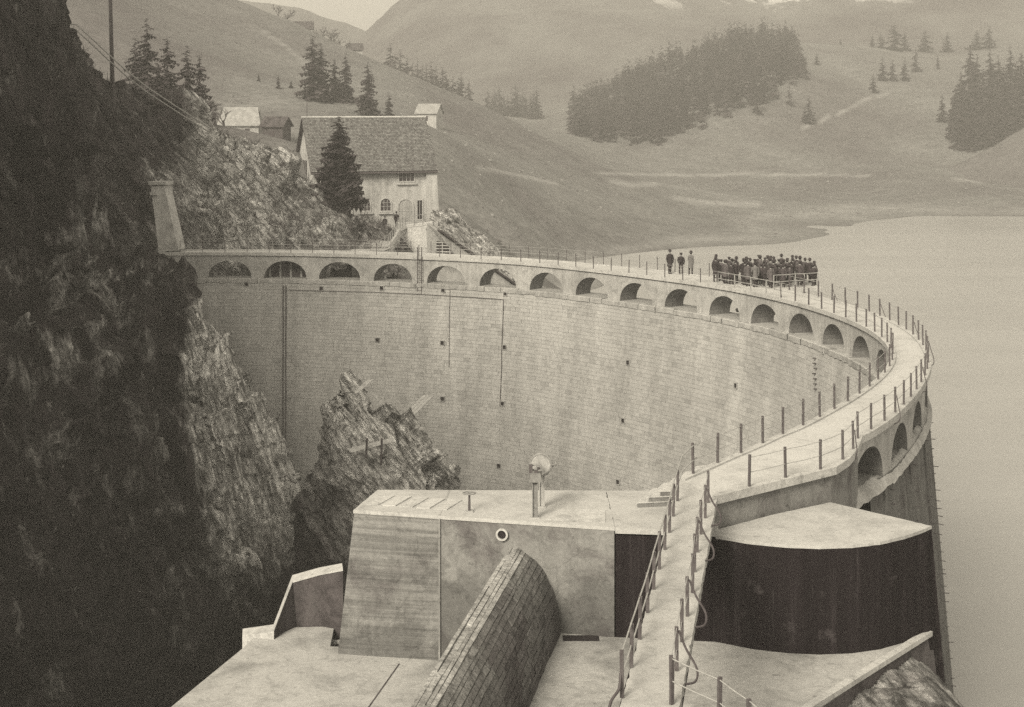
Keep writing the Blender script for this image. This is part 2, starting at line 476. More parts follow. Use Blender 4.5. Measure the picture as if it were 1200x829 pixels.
# ---- valley terrain: heights interpolated between places read off the photograph
CP = [  # px, py, distance
 (150,150,300),(250,150,300),(300,160,290),(200,100,330),(260,60,400),(250,20,470),(190,-20,480),(100,-60,480),
 (270,0,500),(330,26,520),(400,66,540),(300,80,400),(350,105,350),(400,118,345),(440,125,350),(370,140,300),
 (440,95,560),(500,118,600),(560,128,620),(500,140,420),(540,160,400),(560,200,330),(600,140,520),
 (430,262,190),(480,262,192),(350,262,185),(515,252,205),(545,262,225),(580,285,240),(420,200,240),(480,215,240),
 (600,250,300),(640,220,380),(700,250,370),(740,272,365),(650,170,480),(700,200,500),(740,190,560),(620,300,275),
 (800,215,500),(800,198,560),(850,225,510),(830,250,430),(900,262,420),
 (680,160,640),(760,165,610),(870,128,640),(940,90,690),(680,146,720),(760,92,750),(800,74,770),(850,58,780),(892,48,800),(930,66,780),
 (850,62,840),(760,100,840),(900,54,850),(720,112,740),
 (945,57,900),
 (620,133,900),(660,140,800),(560,128,800),(700,128,950),(1400,215,540),
]
R_Y = [240, 225, 215, 205, 190, 170, 150, 130, 110, 90, 70, 55]          # how the right hand meadow climbs away from the shore
R_D = [475, 510, 535, 555, 580, 605, 630, 660, 700, 745, 800, 860]
for _k, (_y, _d) in enumerate(zip(R_Y, R_D)):
    for _px in (900, 960, 1030, 1100, 1180, 1270, 1380):
        if _px == 900 and _y < 215: continue
        if _px == 960 and _y < 140: continue
        CP.append((_px, _y + 4 * math.sin(_px * 0.02 + _k), _d))
for _px in (1000, 1100, 1200, 1350): CP.append((_px, 56, 960))
W_PTS = [P(*c) for c in CP]
# shoreline and lake bed
for px, py in ((1500,255),(1350,255),(1200,255),(1120,255),(1060,257),(1020,266),(985,275),(940,282),(900,287),(800,292.5),(700,303),(640,315),(600,345)):
    W_PTS.append(PZ(px, py, WZ - 0.05))
W_PTS += [Vector(v) for v in ((-8,215,WZ),(-12,185,WZ-1),(-12,160,WZ-2),(20,200,-27),(60,240,-28),(120,300,-28),(70,330,-25),(110,380,-25),(150,400,-25),(260,400,-25),(30,150,-28),(200,320,-28),(10,120,-26),
    (-40,150,-3),(-55,150,4),(-22,158,-4),(-30,170,-2.5),(-70,170,10),(-90,200,14),(-120,260,25),(-80,250,12),(-150,400,60),(-200,300,60),(-220,480,90),
    (-60,900,5),(0,1000,0),(100,1000,20),(250,980,40),(400,950,45),(-250,700,60),(-150,760,20),(-100,620,30),(450,600,30),(500,800,45),(420,400,-16),(-120,140,30))]
WP = np.array([tuple(v) for v in W_PTS])
def tps(a, b):
    d2 = ((a[:, None, :] - b[None, :, :]) ** 2).sum(-1) / 1e4
    return 0.5 * d2 * np.log(d2 + 1e-9)
_A = tps(WP[:, :2], WP[:, :2]) + np.eye(len(WP)) * 0.004
_Pm = np.c_[np.ones(len(WP)), WP[:, :2] / 100]
_S = np.block([[_A, _Pm], [_Pm.T, np.zeros((3, 3))]])
_w = np.linalg.solve(_S, np.r_[WP[:, 2], 0, 0, 0])
def terrain_z(x, y):
    q = np.c_[np.atleast_1d(x), np.atleast_1d(y)].astype(float); out = np.zeros(len(q))
    for k in range(0, len(q), 4000):
        s = q[k:k + 4000]
        out[k:k + 4000] = tps(s, WP[:, :2]) @ _w[:-3] + np.c_[np.ones(len(s)), s / 100] @ _w[-3:]
    p3 = np.c_[q, np.zeros(len(q))]
    far = np.clip((q[:, 1] - 200) / 200, 0.15, 1)
    out += (fbm(p3 / 45, 4, 3) * 1.1 + fbm(p3 / 9, 3, 9) * 0.22) * far * np.clip((out + 21) / 6, 0.1, 1)
    return out
_e = terrain_z(WP[:, 0], WP[:, 1]) - WP[:, 2]
print('terrain residual', [(CP[i], round(float(_e[i]), 1)) for i in range(len(CP)) if abs(_e[i]) > 3])
ys = np.concatenate([np.arange(141, 300, 2.0), np.arange(300, 600, 3.5), np.arange(600, 1010, 6.0)])
us = np.linspace(-0.62, 0.62, 330)
Yg, Ug = np.meshgrid(ys, us, indexing='ij')
Xg = Ug * Yg
Zg = terrain_z(Xg.ravel(), Yg.ravel()).reshape(Xg.shape)
me = grid_mesh('valley_terrain', Xg, Yg, Zg, M['meadow'])
px_, py_ = 600 + F * Xg / Yg, YH + (HC - Zg) * F / Yg
def seg_mask(path, wid):                                       # footpaths worn into the grass, given as places on the ground
    pts = np.array(path, float); out = np.zeros(px_.shape)
    for a, b in zip(pts[:-1], pts[1:]):
        d = b - a; t = np.clip(((px_ - a[0]) * d[0] + (py_ - a[1]) * d[1]) / (d @ d), 0, 1)
        dist = np.hypot(px_ - a[0] - t * d[0], py_ - a[1] - t * d[1]); out = np.maximum(out, np.clip(1.4 - dist / wid, 0, 1))
    return out
pale = np.zeros(px_.shape)
for path, wid in (([(940,150),(985,132),(1010,118),(1040,110)],1.6), ([(560,196),(600,204),(650,215)],2.0), ([(700,203),(800,206),(900,204),(1020,206)],1.4),
                  ([(310,38),(340,58),(370,85)],1.6), ([(715,212),(740,217),(770,216)],3.0), ([(790,232),(830,238),(890,240)],3.0), ([(1120,210),(1170,214)],2.5)):
    pale = np.maximum(pale, seg_mask(path, wid) * 0.55)
shore = np.clip(1 - np.abs(Zg - WZ - 0.9) / 0.9, 0, 1) * 0.35
pale = np.maximum(pale, shore)
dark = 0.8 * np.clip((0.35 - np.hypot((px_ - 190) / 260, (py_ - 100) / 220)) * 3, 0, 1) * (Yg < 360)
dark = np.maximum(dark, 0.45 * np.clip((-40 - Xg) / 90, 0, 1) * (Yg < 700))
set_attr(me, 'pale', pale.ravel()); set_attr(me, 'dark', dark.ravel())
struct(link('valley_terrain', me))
def ground(x, y): return float(terrain_z([x], [y])[0])
def on_ground(px, d):
    x = (px - 600) / F * d
    return Vector((x, d, ground(x, d)))

# ---- right foreground mound beyond the lake
xm, ym = np.meshgrid(np.linspace(140, 330, 80), np.linspace(500, 640, 60), indexing='ij')
hm = -17.5 + 38 * np.exp(-(((xm - 226) / 46) ** 2 + ((ym - 572) / 30) ** 2) * 1.0) + fbm(np.c_[xm.ravel(), ym.ravel(), 0 * xm.ravel()] / 14, 4, 5).reshape(xm.shape) * 0.8
me = grid_mesh('hillock', xm, ym, hm, M['meadow'])
set_attr(me, 'pale', np.zeros(xm.size)); set_attr(me, 'dark', np.full(xm.size, 0.45))
struct(link('hillock', me))

# ---- far mountains in the haze
def mountain(name, ridge, d0, d1, seed, snow=0.0):
    rx = np.array([r[0] for r in ridge], float); ry = np.array([r[1] for r in ridge], float)
    pxs = np.linspace(rx[0], rx[-1], 420); tt = np.linspace(0, 1.25, 110)
    T, PX = np.meshgrid(tt, pxs, indexing='ij')
    top = HC - (np.interp(PX, rx, ry) - YH) / F * d1
    Y = d0 + (d1 - d0) * T
    X = (PX - 600) / F * d1 * (0.55 + 0.45 * T)
    prof = np.where(T <= 1, T ** 0.85, 1 - (T - 1) * 1.2)
    Z = -5 + (top + 5) * prof
    p3 = np.stack([X, Y, Z * 0.3], -1).reshape(-1, 3)
    n = fbm(p3 / 200, 6, seed, True).reshape(X.shape)
    Z = Z + n * 11 * np.clip(T * 1.5, 0, 1) - 6 * np.clip(T * 1.5, 0, 1)
    me = grid_mesh(name, X, Y, Z, M['mountain'])
    set_attr(me, 'snow', (np.clip((T - 0.55) * 6, 0, 1) * np.clip((PX - 640) / 120, 0, 1) * snow).ravel())
    struct(link(name, me))
mountain('mountain', [(360,140),(405,70),(415,42),(440,22),(475,-6),(560,-30),(700,-35),(850,-45),(1000,-40),(1150,-50),(1300,-45),(1700,-30),(2200,-10),(2900,20)], 960, 1330, 11, 1.0)
mountain('far_ridge', [(-1700,60),(-900,30),(-200,30),(100,10),(250,8),(300,15),(345,22),(420,34),(520,60),(640,90)], 1180, 1400, 21)

# ================================================================== THE DAM
CX, CY = -25.73, 90.66
_ra = np.array([-46,-40,-33,-27,-21,-14,-9,-4,3,11,20,29,36,42,48,55,61,67,75,82,100.])
_rr = np.array([47.0,46.55,46.1,46.05,46.25,46.65,46.85,46.9,46.85,46.65,46.6,46.4,46.1,46.05,46.35,46.9,46.8,46.6,46.4,46.6,46.9])
_ua = np.array([-46,-36,-24,-17,-11,-5,2,9,17,100.])
_ur = np.array([49.4,49.2,48.5,48.55,48.75,48.95,49.2,49.4,49.5,49.6])
def smooth_interp(a, xa, xr):
    return sum(np.interp(a + k, xa, xr) for k in (-4, -2, 0, 2, 4)) / 5
def rd(a): return float(smooth_interp(a, _ra, _rr))
def ru(a): return float(smooth_interp(a, _ua, _ur))
def D(a, r, z): t = math.radians(a); return (CX + r * math.cos(t), CY + r * math.sin(t), z)

A0, A1 = 98.5, -36.0
angs = list(np.linspace(A0, A1, 150))
DN = [D(a, rd(a), 0)[:2] for a in angs] + [(10.7, 62.0), (9.4, 59.95), (8.0, 57.9), (7.0, 56.4), (6.1, 55.0)]
UP = [D(a, ru(a), 0)[:2] for a in angs] + [(13.4, 59.7), (12.7, 58.0), (11.9, 56.6), (9.4, 54.5), (6.9, 52.4)]
def lerp2(i, t): return (DN[i][0] + (UP[i][0] - DN[i][0]) * t, DN[i][1] + (UP[i][1] - DN[i][1]) * t)
def offs(i, e):                                               # e metres from the downstream edge (negative = outward), or from the upstream edge if a tuple
    w = math.hypot(UP[i][0] - DN[i][0], UP[i][1] - DN[i][1])
    return lerp2(i, e / w)
def offu(i, e):
    w = math.hypot(UP[i][0] - DN[i][0], UP[i][1] - DN[i][1])
    return lerp2(i, 1 - e / w)

dam = thing('arch_dam', 'curved masonry arch dam with arcaded crest road sweeping across the gorge', 'dam', D(40, 47, -45))
NP = len(DN)
def strip(name, f_in, f_out, z0, z1, mat, parent):
    m = MB()
    arr = [[(*f_in(i), z0), (*f_in(i), z1), (*f_out(i), z1), (*f_out(i), z0), (*f_in(i), z0)] for i in range(NP)]
    m.grid(arr)
    n = len(m.v); m.f += [(0, 1, 2, 3), (n - 2, n - 3, n - 4, n - 5)]
    return m.build(name, mat, parent)
strip('deck', lambda i: offs(i, 0.24), lambda i: offu(i, 0.24), -0.16, 0.0, M['deck'], dam)
strip('coping', lambda i: offs(i, -0.06), lambda i: offs(i, 0.26), -0.2, 0.07, M['coping'], dam)
strip('coping', lambda i: offu(i, 0.26), lambda i: offu(i, -0.06), -0.22, 0.07, M['coping'], dam)

# arcade bays
PITCH = 6.19; HALF_W = 1.86; ZT, ZB, ZC = -0.165, -2.25, -0.66
def bay(k):
    ac = 89.4 - PITCH * k
    m = MB(); N = 16
    prof = []
    hw = HALF_W + (0.12 if k < 3 else 0.0)
    for j in range(N + 1):
        t = math.pi * (1 - j / N)
        prof.append((hw * math.cos(t), ZB + (ZC - ZB) * math.sin(t) ** 0.9))
    hp = math.radians(PITCH / 2) * 47.4
    def pt(s, z, side):
        a = ac - math.degrees(s / 47.4)
        r = rd(a) + 0.10 if side == 0 else ru(a) - 0.14 - max(0.0, ru(a) - 0.14 - rd(a) - 2.0) * min(1.0, max(0.0, (a - 6) / 12))
        return D(a, r, z)
    for side in (0, 1):
        v, f = [], []
        cols = [(-hp, ZB)] + prof + [(hp, ZB)]
        for s, z in cols: v += [pt(s, z, side), pt(s, ZT, side)]
        for j in range(len(cols) - 1):
            q = (2 * j, 2 * j + 2, 2 * j + 3, 2 * j + 1); f.append(q if side == 0 else q[::-1])
        m.add(v, f)
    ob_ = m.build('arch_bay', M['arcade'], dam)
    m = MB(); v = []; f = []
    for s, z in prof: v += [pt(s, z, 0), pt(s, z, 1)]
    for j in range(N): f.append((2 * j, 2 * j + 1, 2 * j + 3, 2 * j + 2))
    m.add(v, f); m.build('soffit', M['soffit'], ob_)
    return ob_
for k in range(21): bay(k)
# solid ends of the arcade
a_left = 89.4 + PITCH / 2; a_right = 89.4 - PITCH * 20.5
m = MB(); poly = [D(a, rd(a) + 0.10, 0)[:2] for a in np.linspace(a_left, A0, 6)] + [D(a, ru(a) - 0.14, 0)[:2] for a in np.linspace(A0, a_left, 6)]
m.prism(poly[::-1], -4.0, ZT); m.build('abutment', M['arcade'], dam)
def inward(i, e): return offs(i, e)
idx_r = [i for i in range(NP) if i >= len(angs) - 1]
pa = [D(a, rd(a) + 0.10, 0)[:2] for a in np.linspace(a_right, A1, 4)] + [offs(i, 0.12) for i in idx_r[1:]]
pb = [offu(i, 0.14) for i in idx_r[1:]][::-1] + [D(a, ru(a) - 0.14, 0)[:2] for a in np.linspace(A1, a_right, 4)]
m = MB(); m.prism((pa + pb), -14.0, ZT); m.build('abutment', M['block_smooth'], dam)

# wall core
def r_face(a, z): return rd(a) - 0.12 - 0.095 * max(0.0, -2.3 - z) - 0.0012 * max(0.0, -2.3 - z) ** 2
def r_back(a, z): return min(ru(a), 48.9) - 0.1 + 0.085 * max(0.0, -2.3 - z)
zs = [ZB, -2.6, -4, -7, -10, -14, -18, -22, -27, -33, -40, -48]
A1W = -44.0
wang = np.linspace(A0 + 2, A1W, 150)
m = MB()
m.grid([[D(a, r_face(a, z) + 0.05, z) for z in zs] for a in wang])
m.grid([[D(a, r_face(a, ZB) + 0.05, ZB), D(a, r_back(a, ZB), ZB)] for a in wang])
m.build('core_wall', M['wall'], dam)
m = MB(); m.grid([[D(a, r_back(a, z), z) for z in zs][::-1] for a in np.linspace(A0 + 2, -34, 150)]); o = m.build('upstream_face', M['wing'], dam); set_smooth(o)
M['up'] = concrete('upstream_concrete', 0.13, streak=0.6, big=0.4, scale=0.6, cracks=0); o.data.materials[0] = M['up']

# facing blocks on the downstream face, laid in courses
def facing():
    V, Fc, tone = [], [], []
    z = -2.62; row = 0
    while z > -24:
        h = random.uniform(0.27, 0.34); a = A0 + random.uniform(0, 1)
        while a > -41:
            ln = random.uniform(0.4, 0.9); da = math.degrees(ln / 46)
            a2 = a - da; j = 0.007; jd = math.degrees(j / 46)
            pr = random.uniform(0.0, 0.008) + (0.03 if random.random() < 0.05 else 0)
            n = len(V)
            for zz in (z - j, z - h + j):
                for aa in (a - jd, a2 + jd):
                    V.append(D(aa, r_face(aa, zz) - pr, zz)); V.append(D(aa, r_face(aa, zz) + 0.06, zz))
            Fc += [(n, n + 4, n + 6, n + 2), (n, n + 2, n + 3, n + 1), (n + 4, n + 5, n + 7, n + 6), (n, n + 1, n + 5, n + 4), (n + 2, n + 6, n + 7, n + 3)]
            t = min(1, max(0, random.gauss(0.5, 0.2)))
            if random.random() < 0.012: t = 0.0
            tone.extend([t] * 5)
            a = a2
        z -= h; row += 1
    off = origin(dam)
    me = bpy.data.meshes.new('facing_block')
    me.from_pydata([(x - off[0], y - off[1], zz - off[2]) for x, y, zz in V], [], Fc)
    me.materials.append(M['blocks'])
    set_attr(me, 'tone', tone, 'FACE')
    o = link('facing_block', me, dam); o['kind'] = 'stuff'
facing()
# string course: rough lip at the foot of the arcade, in lengths
def lip():
    a = A0
    while a > -40:
        a2 = a - random.uniform(1.6, 3.2)
        m = MB(); n = 5
        dz = random.uniform(-0.03, 0.03)
        arr = []
        for t in np.linspace(a - 0.02, a2 + 0.02, n):
            w = 0.10 + random.uniform(-0.03, 0.04); zt = ZB + 0.02 + dz; zb = ZB - 0.36 + random.uniform(-0.05, 0.03)
            arr.append([D(t, rd(t) - 0.12 - w, zb), D(t, rd(t) - 0.14 - w, zt - 0.05), D(t, rd(t) - 0.05 - w, zt), D(t, rd(t) + 0.30, zt)])
        m.grid(arr); m.build('string_course', M['arcade'], dam)
        a = a2
lip()

# drain spouts (square sockets with a dark mouth) placed where the photograph shows them
def face_hit(px, py):
    lo, hi = 60.0, 150.0
    best = None
    for d in np.arange(60, 150, 0.1):
        p = P(px, py, d); r = math.hypot(p.x - CX, p.y - CY); a = math.degrees(math.atan2(p.y - CY, p.x - CX))
        if a < 101 and r >= r_face(a, p.z) and p.y > CY - 10: return a, p.z
    return None
for px, py in ((289,333),(377,338),(448,337.5),(520,340),(593,344),(739,357.5),(865,380),(965,411),(443,398.5),(519,402),(592,407),(737,425),
               (863,452),(519,467.5),(590,473),(731,493),(585,546),(725,565)):
    h = face_hit(px, py)
    if not h: continue
    a, z = h; r = r_face(a, z); c = Vector(D(a, r, z)); rad = Vector((math.cos(math.radians(a)), math.sin(math.radians(a)), 0)); tan = Vector((-rad.y, rad.x, 0))
    m = MB(); s, t, dp = 0.19, 0.05, 0.10
    for (ox, oz, sx, sz) in ((0, s, 2 * s + t, t), (0, -s, 2 * s + t, t), (-s, 0, t, 2 * s), (s, 0, t, 2 * s)):
        m.beam(c + tan * ox + Vector((0, 0, oz)) - rad * dp, c + tan * ox + Vector((0, 0, oz)) + rad * 0.05, sx, sz)
    fr = m.build('drain_spout', M['arcade'], dam)
    m = MB(); m.beam(c - rad * 0.055, c + rad * 0.04, 2 * s - 0.02, 2 * s - 0.02); m.build('mouth', M['hole'], fr)  # black plug painted for the shade inside the socket
# pipes and cables fixed to the face
def on_face(px, py, out=0.10):
    h = face_hit(px, py); a, z = h; return D(a, r_face(a, z) - out, z)
def face_line(name, pts, r, mat, out=0.1, n=6):
    q = []
    for (x0, y0), (x1, y1) in zip(pts[:-1], pts[1:]):
        for t in np.linspace(0, 1, 9)[:-1]: q.append(on_face(x0 + (x1 - x0) * t, y0 + (y1 - y0) * t, out))
    q.append(on_face(*pts[-1], out)); m = MB(); m.tube(q, r, n); return m.build(name, mat, dam)
face_line('downpipe', [(332.3, 334), (332.0, 540)], 0.045, M['steel'], 0.16)
face_line('downpipe', [(335.6, 334), (335.3, 540)], 0.045, M['steel'], 0.16)
face_line('cable', [(338, 340), (430, 342), (500, 345), (591, 351)], 0.022, M['steel'])
face_line('cable', [(591, 351), (587, 476)], 0.028, M['steel'])
face_line('cable', [(528, 340), (527, 430)], 0.02, M['steel'])
# putlog stubs left in the face
for px, y0, y1, st in ((957, 420, 460, 6.0),):
    y = y0
    while y < y1:
        h = face_hit(px + random.uniform(-1, 1), y)
        if h:
            a, z = h; c = Vector(D(a, r_face(a, z), z)); rad = Vector((math.cos(math.radians(a)), math.sin(math.radians(a)), 0))
            m = MB(); m.beam(c + rad * 0.1, c - rad * 0.22, 0.12, 0.06); m.build('putlog_stub', M['wing'], dam)
        y += st
# ladder beside the arches
def ladder():
    m = MB(); a = 71.6 - 4.0
    lt = thing('ladder', 'narrow steel ladder standing against the arcade in front of the house', 'ladder', D(a, rd(a) - 0.2, -3.4))
    for s in (-0.2, 0.2):
        aa = a + math.degrees(s / 47); m = MB(); m.beam(D(aa, rd(aa) - 0.19, -3.4), D(aa, rd(aa) - 0.16, 0.9), 0.06, 0.06); m.build('rail', M['steel'], lt)
    for z in np.arange(-3.2, 0.8, 0.34):
        m = MB(); m.tube([D(a + math.degrees(s / 47), rd(a) - 0.18, z) for s in (-0.2, 0.2)], 0.025, 5); m.build('rung', M['steel'], lt)
ladder()
# wooden shutter in the second bay and masonry pier seen through the third
for k, (w0, w1, n) in {1: (-1.9, 1.9, 20)}.items():
    ac = 89.4 - PITCH * k
    sh = thing('wooden_shutter', 'dark plank shutter closing the second arch from the left end', 'shutter', D(ac, 48.2, ZB))
    for j in range(n):
        s = w0 + (w1 - w0) * (j + 0.5) / n; a = ac - math.degrees(s / 47.4)
        top = ZB + (ZC - ZB) * math.sqrt(max(0, 1 - (s / 1.99) ** 2)) ** 0.9 - 0.02
        if top - ZB < 0.2: continue
        m = MB(); m.box(D(a, 48.2, ZB + 0.002), 0.17, 0.05 + 0.03 * (j % 2), top - ZB, math.radians(a) + math.pi / 2); m.build('plank', M['wood_dark'] if j % 5 else M['wood'], sh)
ac = 89.4 - PITCH * 2
m = MB(); m.box(D(ac - 0.6, 50.6, -6), 1.5, 1.2, 5.0, math.radians(ac), 0.85); tag(m.build('masonry_pier', M['coping']), 'pale stub of masonry showing through the third arch from the left', 'pier')

# upstream steel stubs and vertical joints
for k in range(34):
    z = -2.8 - k * 0.42; a = 14.6 - 14.6 - 16.2 + random.uniform(-0.6, 0.6)
    aT = -math.degrees(math.acos(min(1, r_back(-15, z) / 94.24))) + math.degrees(math.atan2(-CY, -CX)) + 180 - 90 + 0
    # tangent point seen from the eye
    base = math.degrees(math.atan2(-CY, -CX)); a = base + math.degrees(math.acos(min(1, r_back(-15, z) / 94.24))) + random.uniform(-0.5, 0.5)
    rad = Vector((math.cos(math.radians(a)), math.sin(math.radians(a)), 0)); c = Vector(D(a, r_back(a, z), z))
    m = MB(); ln = random.uniform(0.1, 0.32); m.tube([c - rad * 0.1, c + rad * ln + Vector((0, 0, random.uniform(-0.06, 0.04)))], 0.022, 5); m.build('steel_stub', M['steel'], dam)
for a in (-32.0, -26.0, -20.0):
    m = MB()
    for z0, z1 in zip(zs[1:-1], zs[2:]):
        m.beam(D(a, r_back(a, z0) + 0.03, z0), D(a, r_back(a, z1) + 0.03, z1), 0.34, 0.12, (math.cos(math.radians(a)), math.sin(math.radians(a)), 0))
    m.build('pilaster', M['up'], dam)
    for j in range(12):
        z = -3.0 - j * 0.65 + random.uniform(-.1, .1); rad = Vector((math.cos(math.radians(a)), math.sin(math.radians(a)), 0)); c = Vector(D(a + 1.0, r_back(a, z), z))
        m = MB(); m.tube([c - rad * 0.1, c + rad * 0.2], 0.025, 5); m.build('steel_stub', M['steel'], dam)
# rubble ledge along the upstream foot of the arcade
al = np.linspace(12, -37.3, 150); tt = np.linspace(0, 1, 9)
G = np.array([[D(a, ru(a) - 0.4 + 0.5 * t, ZB + 0.04 - 0.5 * t ** 2) for t in tt] for a in al])
nn = fbm(G.reshape(-1, 3) / 0.9, 4, 31, True).reshape(G.shape[:2])
G[..., 2] += nn * 0.07; 
me = grid_mesh('rubble_ledge', G[..., 0] - origin(dam).x, G[..., 1] - origin(dam).y, G[..., 2] - origin(dam).z, M['arcade'])
link('rubble_ledge', me, dam)

# viewing balcony on the upstream side
BAL = [(18.6, 110.6), (22.6, 112.3), (22.3, 118.6), (14.2, 119.6), (13.0, 117.2)]
bal = thing('viewing_balcony', 'flat concrete balcony jutting from the crest road over the lake', 'balcony', (19.5, 115, -0.4))
m = MB(); m.prism(BAL, -0.30, 0.03); m.build('slab', M['deck'], bal)
for (x, y) in ((20.6, 112.2), (20.4, 114.6), (19.2, 117.0), (16.6, 118.2)):
    rad = Vector((x - CX, y - CY, 0)).normalized(); c = Vector((x, y, -0.32)); b = c - rad * 2.6
    m = MB(); m.beam(c + rad * 0.9, b + Vector((0, 0, -1.9)), 0.3, 0.25); m.build('bracket', M['arcade'], bal)

# ------------------------------------------------------------------ railings
def polyline_points(pts, step, start=0.0):
    pts = [Vector((*p, 0)) for p in pts]; out = []; need = start
    for a, b in zip(pts[:-1], pts[1:]):
        L = (b - a).length; t = need
        while t <= L: out.append(a.lerp(b, t / L)); t += step
        need = t - L
    return out
def railing(name, label, pts, z, h, rails, pw=0.085, rr=0.016, mat=None, skip=(), group='crest railings', tilt=True):
    q = [Vector((p[0], p[1], z)) for p in pts]
    t = thing(name, label, 'railing', q[0], group)
    for i, p in enumerate(q):
        if i in skip: continue
        d = (q[min(i + 1, len(q) - 1)] - q[max(i - 1, 0)]); rz = math.atan2(d.y, d.x)
        m = MB(); hh = h + random.uniform(-0.02, 0.03)
        tx, ty = random.uniform(-0.02, 0.02), random.uniform(-0.02, 0.02)
        m.beam(p, p + Vector((tx, ty, hh)), pw, pw * 0.75, (math.cos(rz), math.sin(rz), 0)); m.build('post', mat or M['steel'], t)
    for rz_ in rails:
        m = MB(); pp = []
        for i, p in enumerate(q):
            pp.append(p + Vector((0, 0, rz_)))
            if i + 1 < len(q): pp.append(p.lerp(q[i + 1], 0.5) + Vector((0, 0, rz_ - 0.015)))
        m.tube(pp, rr, 5); m.build('rail', M['wire'], t)
    return t, q
dn_line = [offs(i, 0.10) for i in range(NP)]; up_line = [offu(i, 0.10) for i in range(NP)]
dn_posts = polyline_points(dn_line, 2.0, 1.0)
up_posts = polyline_points(up_line, 1.95, 1.0)
n_d = len(dn_posts)
cut = next(i for i, p in enumerate(dn_posts) if p.x > 17.9 and p.y < 111.5)
c1 = next(i for i, p in enumerate(dn_posts) if proj(p.x, p.y, 0)[0] > 832)
railing('downstream_railing', 'thin post and wire railing along the arcade from the cliff to the crowd', dn_posts[:c1 + 1], 0.06, 1.05, (0.45, 0.75, 1.0), 0.06, 0.012)
railing('crowd_railing', 'pale pipe railing on the dam edge in front of the crowd', dn_posts[c1:cut + 1], 0.06, 1.0, (0.5, 0.98), 0.07, 0.03, M['wire'])
railing('curve_railing', 'dark post railing on the inner edge of the dam bend near the steps', dn_posts[cut:], 0.06, 1.1, (0.5, 1.02), 0.085, 0.014)
ua = next(i for i, p in enumerate(up_posts) if p.x > 18.6 and p.y < 111.5)
ub = next(i for i, p in enumerate(up_posts) if p.x > 8 and p.y < 119.5)
railing('upstream_railing', 'thin railing on the lake side of the crest from the cliff to the balcony', up_posts[:ub + 1], 0.06, 1.05, (0.5, 1.0), 0.05, 0.012)
rt, q_up = railing('lakeside_railing', 'dark post railing on the outer lake side of the dam bend', up_posts[ua:], 0.06, 1.1, (0.5, 1.02), 0.085, 0.014)
railing('balcony_railing', 'pale pipe railing round the balcony behind the crowd', [(18.9, 110.9), (20.6, 111.7), (22.4, 112.45), (22.35, 114.5), (22.25, 116.5), (22.1, 118.4), (19.6, 118.75), (17, 119.1), (14.4, 119.4)], 0.03, 1.0, (0.5, 0.98), 0.06, 0.03, M['wire'])
# cables hanging in loops off the outer posts
lakeside = q_up
for i in range(3, len(q_up) - 1, 4):
    p = q_up[i]; out = Vector((p.x - CX, p.y - CY, 0)).normalized(); al_ = Vector((-out.y, out.x, 0))
    m = MB(); pts = [p + out * 0.06 + Vector((0, 0, 0.75)), p + out * 0.16 - al_ * 0.1 + Vector((0, 0, 0.35)), p + out * 0.28 - al_ * 0.25 + Vector((0, 0, -0.05)), p + out * 0.26 - al_ * 0.42 + Vector((0, 0, -0.3)), p + out * 0.1 - al_ * 0.55 + Vector((0, 0, -0.38))]
    m.tube(curve(pts), 0.022, 5); m.build('cable_loop', M['wire_dark'], rt)
# slanting stays on some inner posts
# ------------------------------------------------------------------ footbridge
BL = [(5.62, 52.15), (2.35, 33.95)]; BR = [(6.92, 52.3), (3.68, 33.95)]
br = thing('footbridge', 'flat pale concrete footbridge running from the near bank to the dam crest', 'footbridge', (4.2, 43, -0.3))
m = MB(); m.prism(worn([BL[1], BR[1], (7.0, 52.45), (6.35, 55.2), (5.9, 54.9), (5.55, 52.2)], 0.2, 0.012), -0.30, -0.012); m.build('deck', M['top'], br)
m = MB(); m.beam((2.42, 34, -0.45), (5.65, 52.0, -0.45), 0.3, 0.4); m.build('girder', M['tar'], br)
m = MB(); m.beam((3.5, 34, -0.45), (6.6, 51.6, -0.45), 0.3, 0.4); m.build('girder', M['tar'], br)
lp = [PZ(px, py, 0) for px, py in ((816,553),(794,587),(789,605),(784.5,624),(779,644),(772.6,667),(766,690.5),(759,718),(749.6,749),(739.7,782),(729,817.5))]
rp = [PZ(px, py, 0) for px, py in ((835,580),(830,589),(826.5,607),(821.4,626),(817,647),(814,670),(811.5,694.5),(805.6,722),(799,752),(793,786),(787,823.5))]
bl_t, _ = railing('bridge_railing', 'post and pipe railing on the left side of the footbridge', [(p.x, p.y) for p in lp[1:]], 0.0, 1.06, (0.52, 1.05), 0.09, 0.022, group='footbridge railings')
brt, _ = railing('bridge_railing', 'post railing with slack cables on the right side of the footbridge', [(p.x, p.y) for p in rp[1:]], 0.0, 1.06, (0.5, 1.02), 0.09, 0.012, group='footbridge railings')
railing('bank_railing', 'short railing turning right from the near end of the footbridge', [(3.58, 34.45), (4.48, 33.2), (4.95, 32.0), (5.4, 30.6)], 0.0, 1.05, (0.52, 1.02), 0.09, 0.016, group='footbridge railings')
for i in (2, 4, 7, 9):
    p = rp[i]; m = MB(); o_ = Vector((0.98, -0.17, 0))
    m.tube(curve([p + Vector((0.05, 0, 0.95)), p + o_ * 0.2 + Vector((0, -0.2, 0.6)), p + o_ * 0.42 + Vector((0, -0.45, 0.25)), p + o_ * 0.38 + Vector((0, -0.6, 0.0)), p + o_ * 0.12 + Vector((0, -0.65, -0.08))]), 0.03, 6); m.build('cable_loop', M['wire_dark'], brt)
